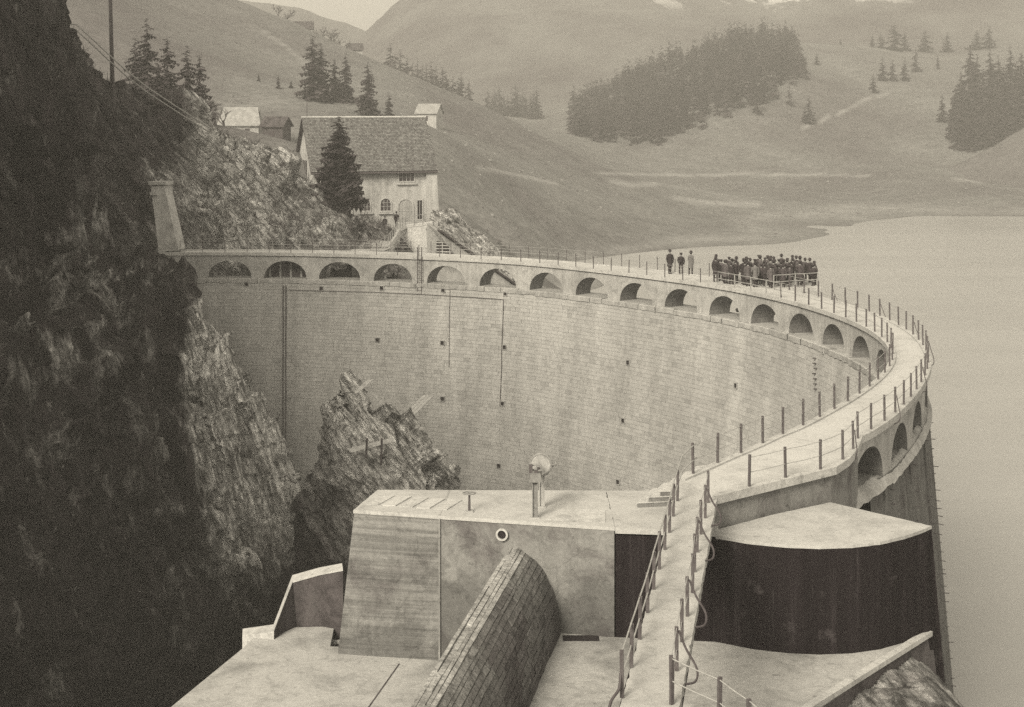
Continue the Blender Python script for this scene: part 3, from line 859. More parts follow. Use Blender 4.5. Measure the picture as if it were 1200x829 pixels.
p = lp[-1]; m = MB(); m.tube(curve([p + Vector((-0.03, 0, 0.55)), p + Vector((-0.08, -0.15, 0.25)), p + Vector((-0.27, -0.35, 0.05)), p + Vector((-0.33, -0.6, -0.2)), p + Vector((-0.2, -0.9, -0.5))]), 0.035, 6); m.build('cable_loop', M['wire_dark'], bl_t)
# end of the left rail curving onto the crest beside the steps
m = MB()
for z in (1.05, 0.52):
    a, b = lp[1] + Vector((0, 0, z)), lp[0] + Vector((0, 0, z))
    m.tube([a, a.lerp(b, 0.3) + Vector((-0.05, 0.1, 0.12)), a.lerp(b, 0.6) + Vector((0, 0.1, 0.1)), b], 0.025, 6)
m.build('rail_bend', M['wire'], bl_t)

# ------------------------------------------------------------------ spillway structure
ZP = -0.91; ZF = -4.66; ZL = -5.95
blk = thing('outlet_block', 'massive board marked concrete block with flat pale top above the spillway', 'outlet block', (-1, 54.5, -6))
FL, FR_, BLk, BRk = (-5.58, 54.3), (3.47, 52.1), (-4.98, 57.1), (4.9, 56.6)
JX = (515 - 600) / F * 53.6; J = (JX, 54.3 + (52.1 - 54.3) * (JX + 5.58) / 9.05); JB = (JX + 0.2, 57.0)
m = MB(); fb = (-6.32, 54.15)
m.prism([FL, J, JB, BLk], -7.5, ZP - 0.12, [fb, (J[0], J[1] - 0.05), JB, (-5.5, 57.2)]); m.build('body', M['block'], blk)
m = MB(); m.prism([(J[0] + 0.001, J[1] + 0.015), (FR_[0], FR_[1] + 0.0), (FR_[0], 56.9), JB], -7.5, ZP - 0.12); m.build('body', M['block_smooth'], blk)
# lower body down into the gorge
m = MB(); m.prism([(-6.9, 53.0), (3.2, 52.6), (4, 58.5), (-5.8, 58.2)], -34, -7.5, [(-9, 52), (3.2, 50.8), (4, 60), (-7, 60)]); m.build('footing', M['wing'], blk)
m = MB(); m.prism(worn([(FL[0] - 0.03, FL[1] - 0.03), (FR_[0] + 0.02, FR_[1] - 0.03), (FR_[0] + 0.02, 57.0), (BLk[0] - 0.02, BLk[1])]), ZP - 0.12, ZP); m.build('top_slab', M['top'], blk)
m = MB(); m.beam((J[0], J[1] - 0.045, -7.4), (J[0], J[1] - 0.03, ZP - 0.1), 0.06, 0.06, (0, -1, 0)); m.build('joint_strip', M['wing_pale'], blk)
m = MB(); m.beam((J[0], J[1], ZP + 0.004), (JB[0], JB[1], ZP + 0.004), 0.06, 0.012); m.build('joint_strip', M['arcade'], blk)
for k in range(5):
    x = -4.5 + k * 0.62; y = 56.2 - k * 0.16
    m = MB(); m.prism([(x - 0.75, y - 1.25), (x - 0.28, y - 1.3), (x + 0.22, y), (x - 0.25, y + 0.05)], ZP + 0.002, ZP + 0.03 + 0.012 * (k % 2)); m.build('cover_slab', M['deck'] if k % 2 else M['coping'], blk)
m = MB(); m.prism([(1.15, 53.0), (3.2, 52.6), (3.3, 54.2), (1.6, 54.4)], ZP + 0.002, ZP + 0.022); m.build('cover_slab', M['coping'], blk)
# round pipe mouth in the face
pc = P(588.5, 626.5, 0.9991 * (54.3 + (52.1 - 54.3) * ((588.5 - 600) / F * 53 + 5.58) / 9.05))
m = MB(); n = 20; fwd = Vector((-0.236, -0.972, 0)); rt_ = Vector((0.972, -0.236, 0)); upv = Vector((0, 0, 1))
v, f = [], []
for (r, e) in ((0.215, -0.02), (0.215, 0.07), (0.15, 0.07), (0.15, -0.015)):
    v += [pc + fwd * e + rt_ * (r * math.cos(2 * math.pi * k / n)) + upv * (r * math.sin(2 * math.pi * k / n)) for k in range(n)]
for q in range(3): f += [(q * n + k, q * n + (k + 1) % n, (q + 1) * n + (k + 1) % n, (q + 1) * n + k) for k in range(n)]
m.add(v, f); pr_ = m.build('pipe_mouth', M['arcade'], blk)
m = MB(); m.add([pc + fwd * 0.006 + rt_ * (0.16 * math.cos(2 * math.pi * k / n)) + upv * (0.16 * math.sin(2 * math.pi * k / n)) for k in range(n)], [tuple(range(n))]); m.build('bore', M['hole'], pr_)  # black disc painted for the shade inside the pipe

# platform right of the block with steps to the crest
plat = thing('step_platform', 'pale concrete platform behind the footbridge with five steps up to the crest', 'platform', (5, 54.5, -1.1))
m = MB(); m.prism(worn([(3.50, 52.03), (6.9, 51.62), (7.05, 52.5), (6.3, 55.4), (8.4, 58.2), (4.9, 57.0), (3.50, 57.0)]), ZP - 0.2, ZP - 0.003); m.build('slab', M['top'], plat)
for k in range(5):
    x0 = 4.45 + k * 0.42
    m = MB(); m.prism([(x0, 54.6 + 0.1 * k), (6.75, 55.0), (7.7, 57.4), (x0 + 0.75, 56.6 + 0.12 * k)], ZP - 0.003 + 0.178 * k, ZP + 0.178 * (k + 1) - 0.03); st_ = m.build('step', M['block_smooth'], plat)  # step fronts darker than the treads: their shade is put into the colour
    m = MB(); m.prism([(x0 - 0.02, 54.57 + 0.1 * k), (6.75, 54.98), (7.7, 57.4), (x0 + 0.73, 56.6 + 0.12 * k)], ZP + 0.178 * (k + 1) - 0.03, ZP + 0.178 * (k + 1)); m.build('tread', M['coping'], st_)

# tar coated curved wall with its cap
tw = thing('tarred_wall', 'black tar coated curved wall below a pale wedge shaped cap', 'wall', (10, 52, -8))
ARC = [(3.52, 52.16), (5.0, 51.95), (6.85, 51.7), (8.0, 51.0), (9.1, 50.63), (10.1, 50.5), (11.2, 50.62), (12.2, 50.98), (13.2, 51.65), (14.0, 52.4), (14.45, 52.9)]
BACK = [(11.6, 56.0), (9.3, 54.4), (6.95, 52.3), (3.52, 53.2)]
def bot(p, k):
    w = max(0, (p[0] - 12.5) / 2.0); return (p[0] + k * w, p[1])
m = MB()
cap_pts = ARC[2:] + [(11.6, 56.0), (9.3, 54.4), (6.98, 52.42)]
body = ARC + BACK
m.prism(body, -24, -1.19, [bot(p, 2.0) for p in body]); m.build('wall', M['tar'], tw)
m = MB(); m.prism(worn([(p[0], p[1] - 0.03) for p in cap_pts], 0.2, 0.015), -1.186, -1.08); m.build('cap', M['top'], tw)

# spillway floor
fl = thing('spillway_floor', 'pale concrete spillway floor below the footbridge and beside the stone conduit', 'spillway floor', (6, 47, -6))
TIP = (14.35, 52.62); EDG = (9.07, 46.0); e2 = (4.0, 39.6)
m = MB(); m.prism([(-0.4, 38.5), (e2[0], 39.0), e2, EDG, TIP] + [(p[0], p[1] - 0.01) for p in ARC[::-1][2:]] + [(-0.4, 53.0)], -9.5, ZF); o = m.build('slab', M['floor'], fl)
m = MB(); m.beam((TIP[0] - 0.1, TIP[1] - 0.1, ZF + 0.02), (EDG[0] - 0.1, EDG[1] + 0.1, ZF + 0.02), 0.28, 0.16); m.beam((EDG[0] - 0.1, EDG[1] + 0.1, ZF + 0.02), (e2[0] - 0.1, e2[1] + 0.1, ZF + 0.02), 0.28, 0.16); m.build('edge_kerb', M['coping'], fl)
nrm = Vector((EDG[1] - TIP[1], TIP[0] - EDG[0], 0)).normalized() * 0.02
m = MB(); m.add([(TIP[0] + 0.02, TIP[1] - 0.02, ZF - 0.08), (EDG[0] + 0.02, EDG[1] - 0.02, ZF - 0.08), (EDG[0] + 0.1, EDG[1] - 0.1, -9), (TIP[0] + 0.5, TIP[1] - 0.2, -9)], [(0, 1, 2, 3)]); m.build('flank', M['wing'], fl)
m = MB(); m.prism([(1.72, 51.75), (2.95, 51.75), (2.95, 52.3), (1.72, 52.3)], ZF + 0.004, ZF + 0.012); m.build('drain_pit_shade', M['hole'], fl)  # thin black sheet painted for the shade in a floor recess
# chute on the left of the conduit
ch = thing('chute', 'sloping pale concrete chute left of the stone conduit ending over the gorge', 'chute', (-6, 50, -7))
m = MB(); m.prism([(-13.4, 40.0), (-0.2, 40.0), (-0.2, 54.2), (-6.5, 54.9), (-6.6, 57), (-9.2, 56.8), (-9.62, 54.6)], -9.5, ZL, [(-13.0, 40), (-0.2, 40), (-0.2, 54.2), (-6.5, 54.9), (-6.6, 57), (-9, 56.8), (-9.2, 54.6)]); m.build('floor', M['floor'], ch)
m = MB(); m.beam((-3.9, 53.2, ZL + 0.004), (-5.6, 44, ZL + 0.004), 0.05, 0.012); m.build('joint_strip', M['wing'], ch)
m = MB(); m.prism([(-12.6, 40.0), (-0.5, 40.0), (-0.5, 54.0), (-6.2, 54.8), (-8.6, 56.5), (-9.0, 54.6)], -40, -9.5, [(-8, 42.0), (0, 42.0), (0, 54.0), (-4, 54.8), (-6, 56.5), (-6.5, 54.6)]); m.build('footing', M['wing'], ch)
# wing wall with its curved foot
wg = thing('wing_wall', 'stained concrete wing wall with pale sloping top left of the outlet block', 'wing wall', (-8, 56, -6.5))
top = [(402, 669, 56.6), (375, 674, 57.0), (343, 683, 57.0), (332, 712, 56.4), (321, 741, 55.6)]
bottom = [(402, 751, 56.6), (375, 752, 57.0), (350, 757, 57.0), (335, 763, 56.4), (321, 768, 55.6)]
tf = [P(*p) for p in top]; bf = [P(p[0], p[1], p[2]) for p in bottom]
bk = Vector((-0.12, 0.75, 0))
m = MB(); n = len(tf)
vs_ = [*tf, *bf, *[t + bk for t in tf], *[b + bk for b in bf]]
m.add(vs_, [(i + 1, i, n + i, n + i + 1) for i in range(n - 1)] + [(2 * n + i, 2 * n + i + 1, 3 * n + i + 1, 3 * n + i) for i in range(n - 1)] + [(n - 1, 2 * n - 1, 4 * n - 1, 3 * n - 1), (0, 2 * n, 3 * n, n)])
m.build('wall', M['wing'], wg)
m = MB(); e = Vector((0, -0.03, 0)); u = Vector((0, 0, 0.05))
m.add([*[t + e for t in tf], *[t + bk for t in tf], *[t + e + u for t in tf], *[t + bk + u for t in tf]],
      [(2 * n + i, 2 * n + i + 1, 3 * n + i + 1, 3 * n + i) for i in range(n - 1)] + [(i, i + 1, 2 * n + i + 1, 2 * n + i) for i in range(n - 1)] + [(n + i + 1, n + i, 3 * n + i, 3 * n + i + 1) for i in range(n - 1)])
m.build('coping', M['coping'], wg)
a, b = P(321, 757, 55.6), P(284, 762, 55.9)
m = MB(); m.add([a, b, b + bk, a + bk, a + Vector((0, 0, .52)), b + Vector((0, 0, .52)), b + bk + Vector((0, 0, .52)), a + bk + Vector((0, 0, .52))], [(1, 0, 4, 5), (4, 7, 6, 5), (2, 1, 5, 6), (3, 2, 6, 7)]); m.build('kerb', M['coping'], wg)
m = MB(); pts = [P(402, 752, 56.3), P(375, 753, 56.5), P(350, 759, 56.3), P(335, 766, 55.7), P(318, 771, 55.0)]
m.tube([p + Vector((0, 0, -0.05)) for p in pts], 0.12, 6); m.build('foot_fillet', M['coping'], wg)

# stone conduit: quarter barrel of laid stones
cd = thing('stone_conduit', 'rounded masonry conduit running from the outlet block towards the viewer', 'conduit', (0, 46, -5))
ax = Vector((-0.178, -1, 0)).normalized(); side = Vector((1, -0.178, 0)).normalized()
O = Vector((-0.05, 53.25, ZF)); WID, HGT = 1.78, 2.80
def sec(phi, off=0.0): return side * ((WID + off) * math.cos(phi)) + Vector((0, 0, (HGT + off) * math.sin(phi)))
NR = 18
core = MB(); cols = 14
for_len = 16.5
arr = [[O + ax * t + sec(math.pi / 2 * k / cols, -0.025) for k in range(cols + 1)] + [O + ax * t + Vector((0, 0, -3))] for t in (0, for_len)]
core.grid(arr); core.f = [f[::-1] for f in core.f]; core.build('core', M['block_smooth'], cd)
m = MB(); m.add([O + Vector((0, 0, -2)), O + ax * for_len + Vector((0, 0, -2)), O + ax * for_len + Vector((0, 0, HGT - 0.06)), O + Vector((0, 0, HGT - 0.06))], [(0, 1, 2, 3)]); m.build('side_wall', M['wing'], cd)
ROWA = [math.pi / 2 * (1 - (r + (random.uniform(-0.22, 0.22) if 0 < r < NR else 0)) / NR) for r in range(NR + 1)]
for r in range(NR):
    p0, p1 = ROWA[r], ROWA[r + 1]
    t = random.uniform(-0.6, 0.0)
    while t < for_len:
        ln = random.choice((random.uniform(0.35, 0.8), random.uniform(0.8, 2.1))) if r > 3 else random.uniform(0.8, 2.6)
        a0, a1 = max(t, 0.0) + 0.012, min(t + ln, for_len) - 0.012
        t += ln
        if a1 - a0 < 0.15: continue
        pr = random.uniform(0.0, 0.045); j = 0.006
        q = []
        for tt_ in (a0, a1):
            for ph in (p0 - j, p1 + j):
                q.append(O + ax * (tt_ + random.uniform(-0.025, 0.025)) + sec(ph + random.uniform(-0.006, 0.006), pr + random.uniform(-0.02, 0.015))); q.append(O + ax * tt_ + sec(ph, -0.09))
        m = MB(); m.add(q, [(0, 4, 6, 2), (0, 2, 3, 1), (4, 5, 7, 6), (0, 1, 5, 4), (2, 6, 7, 3)])
        m.f = [f for f in m.f]
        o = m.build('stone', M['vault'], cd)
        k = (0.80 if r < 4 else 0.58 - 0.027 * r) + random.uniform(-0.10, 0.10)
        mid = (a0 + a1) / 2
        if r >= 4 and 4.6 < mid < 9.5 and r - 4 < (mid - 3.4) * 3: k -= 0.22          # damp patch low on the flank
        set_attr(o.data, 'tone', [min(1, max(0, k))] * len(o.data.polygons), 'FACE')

# gate winding gear on the block
wgear = thing('winding_gear', 'cast gate winding gear on two steel posts on the outlet block', 'winding gear', (0.8, 53.5, ZP))
g1 = PZ(627, 607, ZP); g2 = PZ(635, 594, ZP)
for p, w in ((g1, 0.17), (g2, 0.17)):
    m = MB()
    for dx in (-0.5, 0.5): m.beam(p + Vector((dx * w, 0, 0)), p + Vector((dx * w, 0, 1.28)), 0.03, w * 0.9, (0, 1, 0))
    m.beam(p, p + Vector((0, 0, 1.28)), w, 0.03, (0, 1, 0)); m.build('post', M['cast'] if p is g1 else M['arcade'], wgear)
    m = MB(); m.box(p, 0.32, 0.3, 0.03); m.build('base_plate', M['arcade'], wgear)
mid = (g1 + g2) / 2 + Vector((0.02, 0, 1.62)); gax = (g2 - g1).normalized()
m = MB(); m.box(g1 + Vector((0, 0, 1.26)), 0.46, 0.34, 0.26, 0.1, 0.8); m.build('bearing', M['cast'], wgear)
m = MB(); m.box(g2 + Vector((0, 0, 1.26)), 0.4, 0.3, 0.3, 0.1, 0.8); m.build('bearing', M['cast'], wgear)
def ring(c, n_, r, tube_r, seg=22, tn=6):
    n_ = n_.normalized(); x = n_.cross(Vector((0, 0, 1))).normalized(); y = x.cross(n_)
    m_ = MB(); pts = [c + x * (r * math.cos(2 * math.pi * k / seg)) + y * (r * math.sin(2 * math.pi * k / seg)) for k in range(seg + 1)]
    m_.tube(pts, tube_r, tn, False); return m_, x, y
c0 = mid + gax * 0.05 + Vector((0.06, 0, 0.05))
m, x, y = ring(c0, gax, 0.36, 0.055); gw = m.build('gear_wheel', M['cast'], wgear)
m = MB(); m.tube([c0 - gax * 0.05, c0 + gax * 0.05], 0.34, 22); m.build('disc', M['arcade'], gw)
for k in range(20):
    t = 2 * math.pi * k / 20; u_ = x * math.cos(t) + y * math.sin(t)
    m = MB(); m.beam(c0 + u_ * 0.39, c0 + u_ * 0.425, 0.05, 0.05); m.build('tooth', M['cast'], gw)
c1_ = mid - gax * 0.42 + Vector((-0.02, 0, -0.08))
m, x, y = ring(c1_, gax, 0.24, 0.035); hw_ = m.build('pinion', M['cast'], wgear)
for k in range(5):
    t = 2 * math.pi * k / 5 + 0.3; u_ = x * math.cos(t) + y * math.sin(t)
    m = MB(); m.beam(c1_, c1_ + u_ * 0.24, 0.05, 0.05); m.build('spoke', M['cast'], hw_)
m = MB(); m.tube([c1_ - gax * 0.12, c1_ + gax * 1.0], 0.06, 8); m.build('shaft', M['steel'], wgear)
m = MB(); m.box(c1_ + Vector((-0.2, -0.05, -0.22)), 0.12, 0.2, 0.46); m.build('housing', M['steel'], wgear)
m = MB(); m.tube([c0 + Vector((0.30, 0, -0.1)), c0 + Vector((0.52, 0, -0.02))], 0.035, 6); m.tube([c0 + Vector((0.52, -0.08, -0.02)), c0 + Vector((0.5, 0.1, 0.06))], 0.05, 6); m.build('crank', M['cast'], wgear)
# small hand wheel
hp_ = PZ(550, 600, ZP)
hwl = thing('hand_wheel', 'small valve hand wheel on a stalk on the outlet block', 'hand wheel', hp_)
m = MB(); m.tube([hp_, hp_ + Vector((0, 0, 0.66))], [0.05, 0.035], 8); m.build('stalk', M['steel'], hwl)
m, x, y = ring(hp_ + Vector((0, 0, 0.66)), Vector((0, 0.02, 1)), 0.22, 0.022, 18, 6); m.build('rim', M['cast'], hwl)
for k in range(4):
    m = MB(); t = k * math.pi / 2 + 0.4; m.beam(hp_ + Vector((0, 0, 0.66)), hp_ + Vector((0.22 * math.cos(t), 0.22 * math.sin(t), 0.66)), 0.03, 0.02); m.build('spoke', M['cast'], hwl)
m = MB(); m.box(hp_, 0.28, 0.28, 0.05); m.build('base_plate', M['arcade'], hwl)

# ---- near bank under and in front of the camera
xb, yb = np.meshgrid(np.concatenate([np.linspace(-30, 3.5, 30), np.linspace(4, 18, 120), np.linspace(18.5, 30, 16)]), np.concatenate([np.linspace(-60, 36, 50), np.linspace(36.4, 52, 120)]), indexing='ij')
zb = np.where(yb < 40, -5.6 + (40 - yb) * 0.36, -5.6)
zb = np.where(yb < -5, 10.6 + (-5 - yb) * 0.25, zb)
drop = np.clip((xb - 13.2) / 4, 0, 3) ** 1.5 * 4.0 * np.clip((yb - 10) / 25, 0, 1) + np.clip((-14 - xb) / 3, 0, 6) * 6 * np.clip((yb - 25) / 12, 0, 1)
inside = (xb < 9.07 + (yb - 46) * 0.795)
zb = zb - drop
zb = np.where(inside & (yb > 38.5), np.minimum(zb, -10.2), zb)
zb = zb + (yb > 38) * (xb > 4) * 0.55 * np.exp(-((xb - 12.2) / 2.5) ** 2) 
p3 = np.c_[xb.ravel(), yb.ravel(), zb.ravel()]
zb = zb + (fbm(p3 / 1.4, 5, 41, True) * 0.10 + fbm(p3 / 4, 3, 42) * 0.12).reshape(xb.shape) * np.where(inside & (yb > 38), 0, 1)
me = grid_mesh('near_bank', xb, yb, zb, M['slope_rock']); set_attr(me, 'pale', np.full(xb.size, 0.45)); struct(link('near_bank', me))
m = MB(); m.prism([(1.6, 24), (6.5, 24), (6.5, 33.9), (1.6, 33.9)], -6.0, -0.02); tag(m.build('bridge_abutment', M['top']), 'concrete landing at the near end of the footbridge', 'abutment')

# ================================================================== ROCKS
def loft(name, rows, mat, nu, nv, amp, freq, seed, pale_fn, struct_=True, closed=False, bed=0.5, ang=0.7):
    """rows: list over height of lists of Vector along the plan; interpolated smoothly, then broken up by fractal noise along the normal"""
    R = np.array([[tuple(p) for p in r] for r in rows], float)
    def resample(A, n, axis):
        m_ = A.shape[axis]; t = np.linspace(0, m_ - 1, n); i = np.clip(np.floor(t).astype(int), 0, m_ - 2); f = t - i
        f = f * f * (3 - 2 * f) * 0.5 + f * 0.5
        a, b = np.take(A, i, axis), np.take(A, i + 1, axis); sh = [1] * A.ndim; sh[axis] = n
        return a + (b - a) * f.reshape(sh)
    G = resample(resample(R, nv, 0), nu, 1)
    N = normals_of(G)
    p = G.reshape(-1, 3)
    q = p.copy(); c, s = math.cos(ang), math.sin(ang)
    q = np.c_[p[:, 0] * c + p[:, 2] * s, p[:, 1] * 0.6, (-p[:, 0] * s + p[:, 2] * c) * 0.4]
    d = fbm(q * freq, 6, seed, True, 0.45) * amp * 0.55 + fbm(p * freq * 0.35, 3, seed + 50) * amp * 1.3
    # steps along tilted beds
    bedn = vnoise(np.c_[q[:, 0] * 1.6, q[:, 1] * 0.25, q[:, 2] * 0.25], seed + 80)
    d += np.sign(bedn) * np.abs(bedn) ** 0.5 * amp * bed
    w3 = q + 0.25 * np.stack([vnoise(p * freq * 2 + 9 * k, seed + 200 + k) for k in range(3)], -1) / max(freq, 0.2)
    d += cells(w3 * freq * np.array([0.6, 0.3, 0.35]), seed + 85) * amp * 1.5 + cells(w3 * freq * np.array([1.5, 0.6, 0.8]), seed + 90) * amp * 1.15 + cells(w3 * freq * np.array([3.6, 1.8, 2.4]), seed + 95) * amp * 0.42
    edge = np.ones(G.shape[:2])
    G = G + N * (d.reshape(G.shape[:2]) * edge)[..., None]
    me = grid_mesh(name, G[..., 0], G[..., 1], G[..., 2], mat)
    set_attr(me, 'pale', pale_fn(G.reshape(-1, 3)))
    o = link(name, me)
    if struct_: struct(o)
    return o, G

# gorge wall on the left with its spur against the dam
def cliff_row(z, tip_px, tip_d=124.0, up=0.0):
    tx = tip_px - 26
    cols = [(-420 , 52), (tx - 520, 64), (tx - 340, 80), (tx - 235, 93), (tx - 150, 104), (tx - 100, 114), (tx - 32, 119), (tx, tip_d), (tx - 22, tip_d + 8), (tx - 120, 142)]
    return [Vector(((px - 600) / F * d, d, z)) for px, d in cols]
rows = [cliff_row(34, 40), cliff_row(22, 88), cliff_row(14, 115), cliff_row(7, 132), cliff_row(2.0, 158), cliff_row(0.0, 178), cliff_row(-2.2, 242), cliff_row(-8, 300), cliff_row(-13, 330), cliff_row(-17, 350), cliff_row(-22, 364), cliff_row(-32, 385), cliff_row(-50, 420)]
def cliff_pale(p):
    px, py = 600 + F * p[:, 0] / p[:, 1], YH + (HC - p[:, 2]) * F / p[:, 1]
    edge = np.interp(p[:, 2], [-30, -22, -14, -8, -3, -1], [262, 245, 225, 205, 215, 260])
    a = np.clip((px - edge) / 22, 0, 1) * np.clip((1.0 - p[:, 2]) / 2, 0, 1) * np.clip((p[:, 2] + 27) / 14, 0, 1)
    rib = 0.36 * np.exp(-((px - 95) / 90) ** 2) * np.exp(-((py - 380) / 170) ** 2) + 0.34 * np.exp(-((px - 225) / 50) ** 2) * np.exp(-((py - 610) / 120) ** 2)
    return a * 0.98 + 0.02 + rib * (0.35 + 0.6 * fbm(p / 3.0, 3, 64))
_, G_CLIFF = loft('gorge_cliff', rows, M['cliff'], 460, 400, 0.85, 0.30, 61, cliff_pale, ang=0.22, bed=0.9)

# rocky slope behind the left end of the dam
sky_px = [-80, 40, 75, 130, 200, 250, 330, 400, 440, 470]
sky_py = [-60, 0, 36, 92, 130, 163, 200, 236, 272, 296]
sky_d = [150, 150, 151, 154, 160, 166, 172, 172, 168, 160]
rows = []
for t in (0, 0.2, 0.4, 0.6, 0.8, 1.0, 1.25):
    r = []
    for px, py, d in zip(sky_px, sky_py, sky_d):
        topz = HC - (py - YH) / F * d; d0 = 140.5
        if t <= 1:
            dd = d0 + (d - d0) * t; z = -3.0 + (topz + 3.0) * t ** 0.85
            r.append(Vector(((px - 600) / F * dd, dd, z)))
        else:
            r.append(Vector(((px - 600) / F * (d + 14), d + 14, topz - 5)))
    rows.append(r)
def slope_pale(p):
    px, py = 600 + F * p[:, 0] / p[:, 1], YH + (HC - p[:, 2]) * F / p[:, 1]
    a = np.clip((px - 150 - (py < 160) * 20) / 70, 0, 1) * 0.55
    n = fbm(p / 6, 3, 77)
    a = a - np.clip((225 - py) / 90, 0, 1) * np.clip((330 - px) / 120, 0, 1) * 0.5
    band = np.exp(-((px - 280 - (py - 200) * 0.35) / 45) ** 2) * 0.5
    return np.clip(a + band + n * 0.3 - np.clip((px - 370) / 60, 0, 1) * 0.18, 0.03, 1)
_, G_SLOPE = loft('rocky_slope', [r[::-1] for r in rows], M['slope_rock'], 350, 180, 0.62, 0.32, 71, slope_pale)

# rock knoll in the gorge before the dam
kn = [(433,402,408),(440,392,420),(452,384,440),(470,378,454),(490,373,470),(505,370,486),(520,366,500),(545,362,516),(575,360,532),(620,352,552),(680,340,575),(780,325,600),(900,300,640)]
rows = []
for py, l, r in kn:
    d = 103.0; cx = ((l + r) / 2 - 600) / F * d; hwid = (r - l) / 2 / F * d; z = HC - (py - YH) / F * d
    ring_ = []
    for k in range(17):
        t = 2 * math.pi * k / 16
        ring_.append(Vector((cx + hwid * math.cos(t), d + hwid * 0.9 * math.sin(t), z)))
    rows.append(ring_)
def knoll_pale(p): return np.clip(0.66 + 0.075 * (p[:, 2] + 10) + 0.07 * (p[:, 0] + 10), 0.0, 0.95)
loft('rock_knoll', [r[::-1] for r in rows], M['knoll_rock'], 260, 220, 0.55, 0.36, 91, knoll_pale)

# gorge floor
m = MB(); m.grid([[(x, y, -46 + 2 * math.sin(x * 0.7 + y * 0.3)) for y in np.linspace(30, 150, 30)] for x in np.linspace(-60, 20, 24)])
o = m.build('gorge_floor', M['cliff']); set_attr(o.data, 'pale', [0.0] * len(o.data.vertices)); struct(o)

# brushwood and twigs scattered on the slopes
def brush(name, label, G, n, seed, mat, lmin, lmax, cond):
    rnd_ = np.random.default_rng(seed); V, Fc = [], []
    ni, nj = G.shape[:2]; k = 0; tries_ = 0
    while k < n and tries_ < n * 20:
        tries_ += 1
        i, j = rnd_.integers(2, ni - 2), rnd_.integers(2, nj - 2); p = G[i, j]
        if not cond(p): continue
        for b in range(3):
            L = rnd_.uniform(lmin, lmax); d = rnd_.normal(size=3); d[2] = abs(d[2]) + 0.5; d /= np.linalg.norm(d)
            s_ = np.cross(d, rnd_.normal(size=3)); s_ /= np.linalg.norm(s_); w = 0.018 + 0.02 * L; m_ = len(V)
            bend = rnd_.normal(size=3) * 0.15 * L
            V += [p - s_ * w, p + s_ * w, p + d * L * 0.55 + bend + s_ * w * 0.6, p + d * L * 0.55 + bend - s_ * w * 0.6, p + d * L + bend * 1.6]; Fc += [(m_, m_ + 1, m_ + 2, m_ + 3), (m_ + 3, m_ + 2, m_ + 4)]
        k += 1
    me = bpy.data.meshes.new(name); me.from_pydata([tuple(v) for v in V], [], Fc); me.materials.append(mat)
    o = link(name, me); o['kind'] = 'stuff'; tag(o, label, 'brushwood')
twp = plain('pale_twigs', 0.30, 0.9)
brush('brushwood', 'dark brushwood growing over the rocky slope', G_SLOPE, 3500, 5, M['twig'], 0.3, 1.2, lambda p: True)
brush('brushwood', 'pale dry twigs and grass on the rocky slope', G_SLOPE, 1500, 6, twp, 0.15, 0.6, lambda p: True)
brush('brushwood', 'dark scrub hanging on the gorge cliff', G_CLIFF, 1500, 7, M['needle'], 0.3, 1.1, lambda p: p[2] > -30)
brush('brushwood', 'pale dead twigs caught on the gorge cliff', G_CLIFF, 500, 8, twp, 0.1, 0.4, lambda p: p[2] > -20 and p[1] > 70)

# planks left on the knoll
def plank_stack(name, label, a, b, w, n, mat, th=0.05):
    a, b = Vector(a), Vector(b); t = thing(name, label, 'planks', a)
    d = (b - a).normalized(); s = d.cross(Vector((0, 0, 1))).normalized()
    for k in range(n):
        o_ = s * ((k - (n - 1) / 2) * (w / n)); m = MB()
        m.beam(a + o_ - d * random.uniform(0, 0.15), b + o_ + d * random.uniform(0, 0.2), w / n * 0.92, th); m.build('plank', mat, t)
    return t
plank_stack('plank_chute', 'sloping plank chute leaning from the knoll to the dam face', P(476, 490, 105), P(502, 464, 112), 0.8, 3, M['wood'])
tp = plank_stack('plank_walkway', 'narrow plank walkway on props across the front of the knoll', P(411, 528, 97.6), P(459, 516, 97.9), 1.1, 4, M['wood'])
for px, y0, y1 in ((430, 514, 536), (447.5, 514, 545)):
    m = MB(); m.beam(P(px, y0, 97.0), P(px - 1, y1, 97.3), 0.12, 0.12); m.build('prop', M['wood_dark'], tp)
plank_stack('loose_planks', 'pale loose planks lying tilted near the top of the knoll', P(417, 460, 100.3), P(434, 446, 101), 0.5, 2, M['wood'])
plank_stack('loose_planks', 'single plank lying downhill on the right shoulder of the knoll', P(435, 460, 100.3), P(448, 472, 100.3), 0.5, 2, M['wood'])

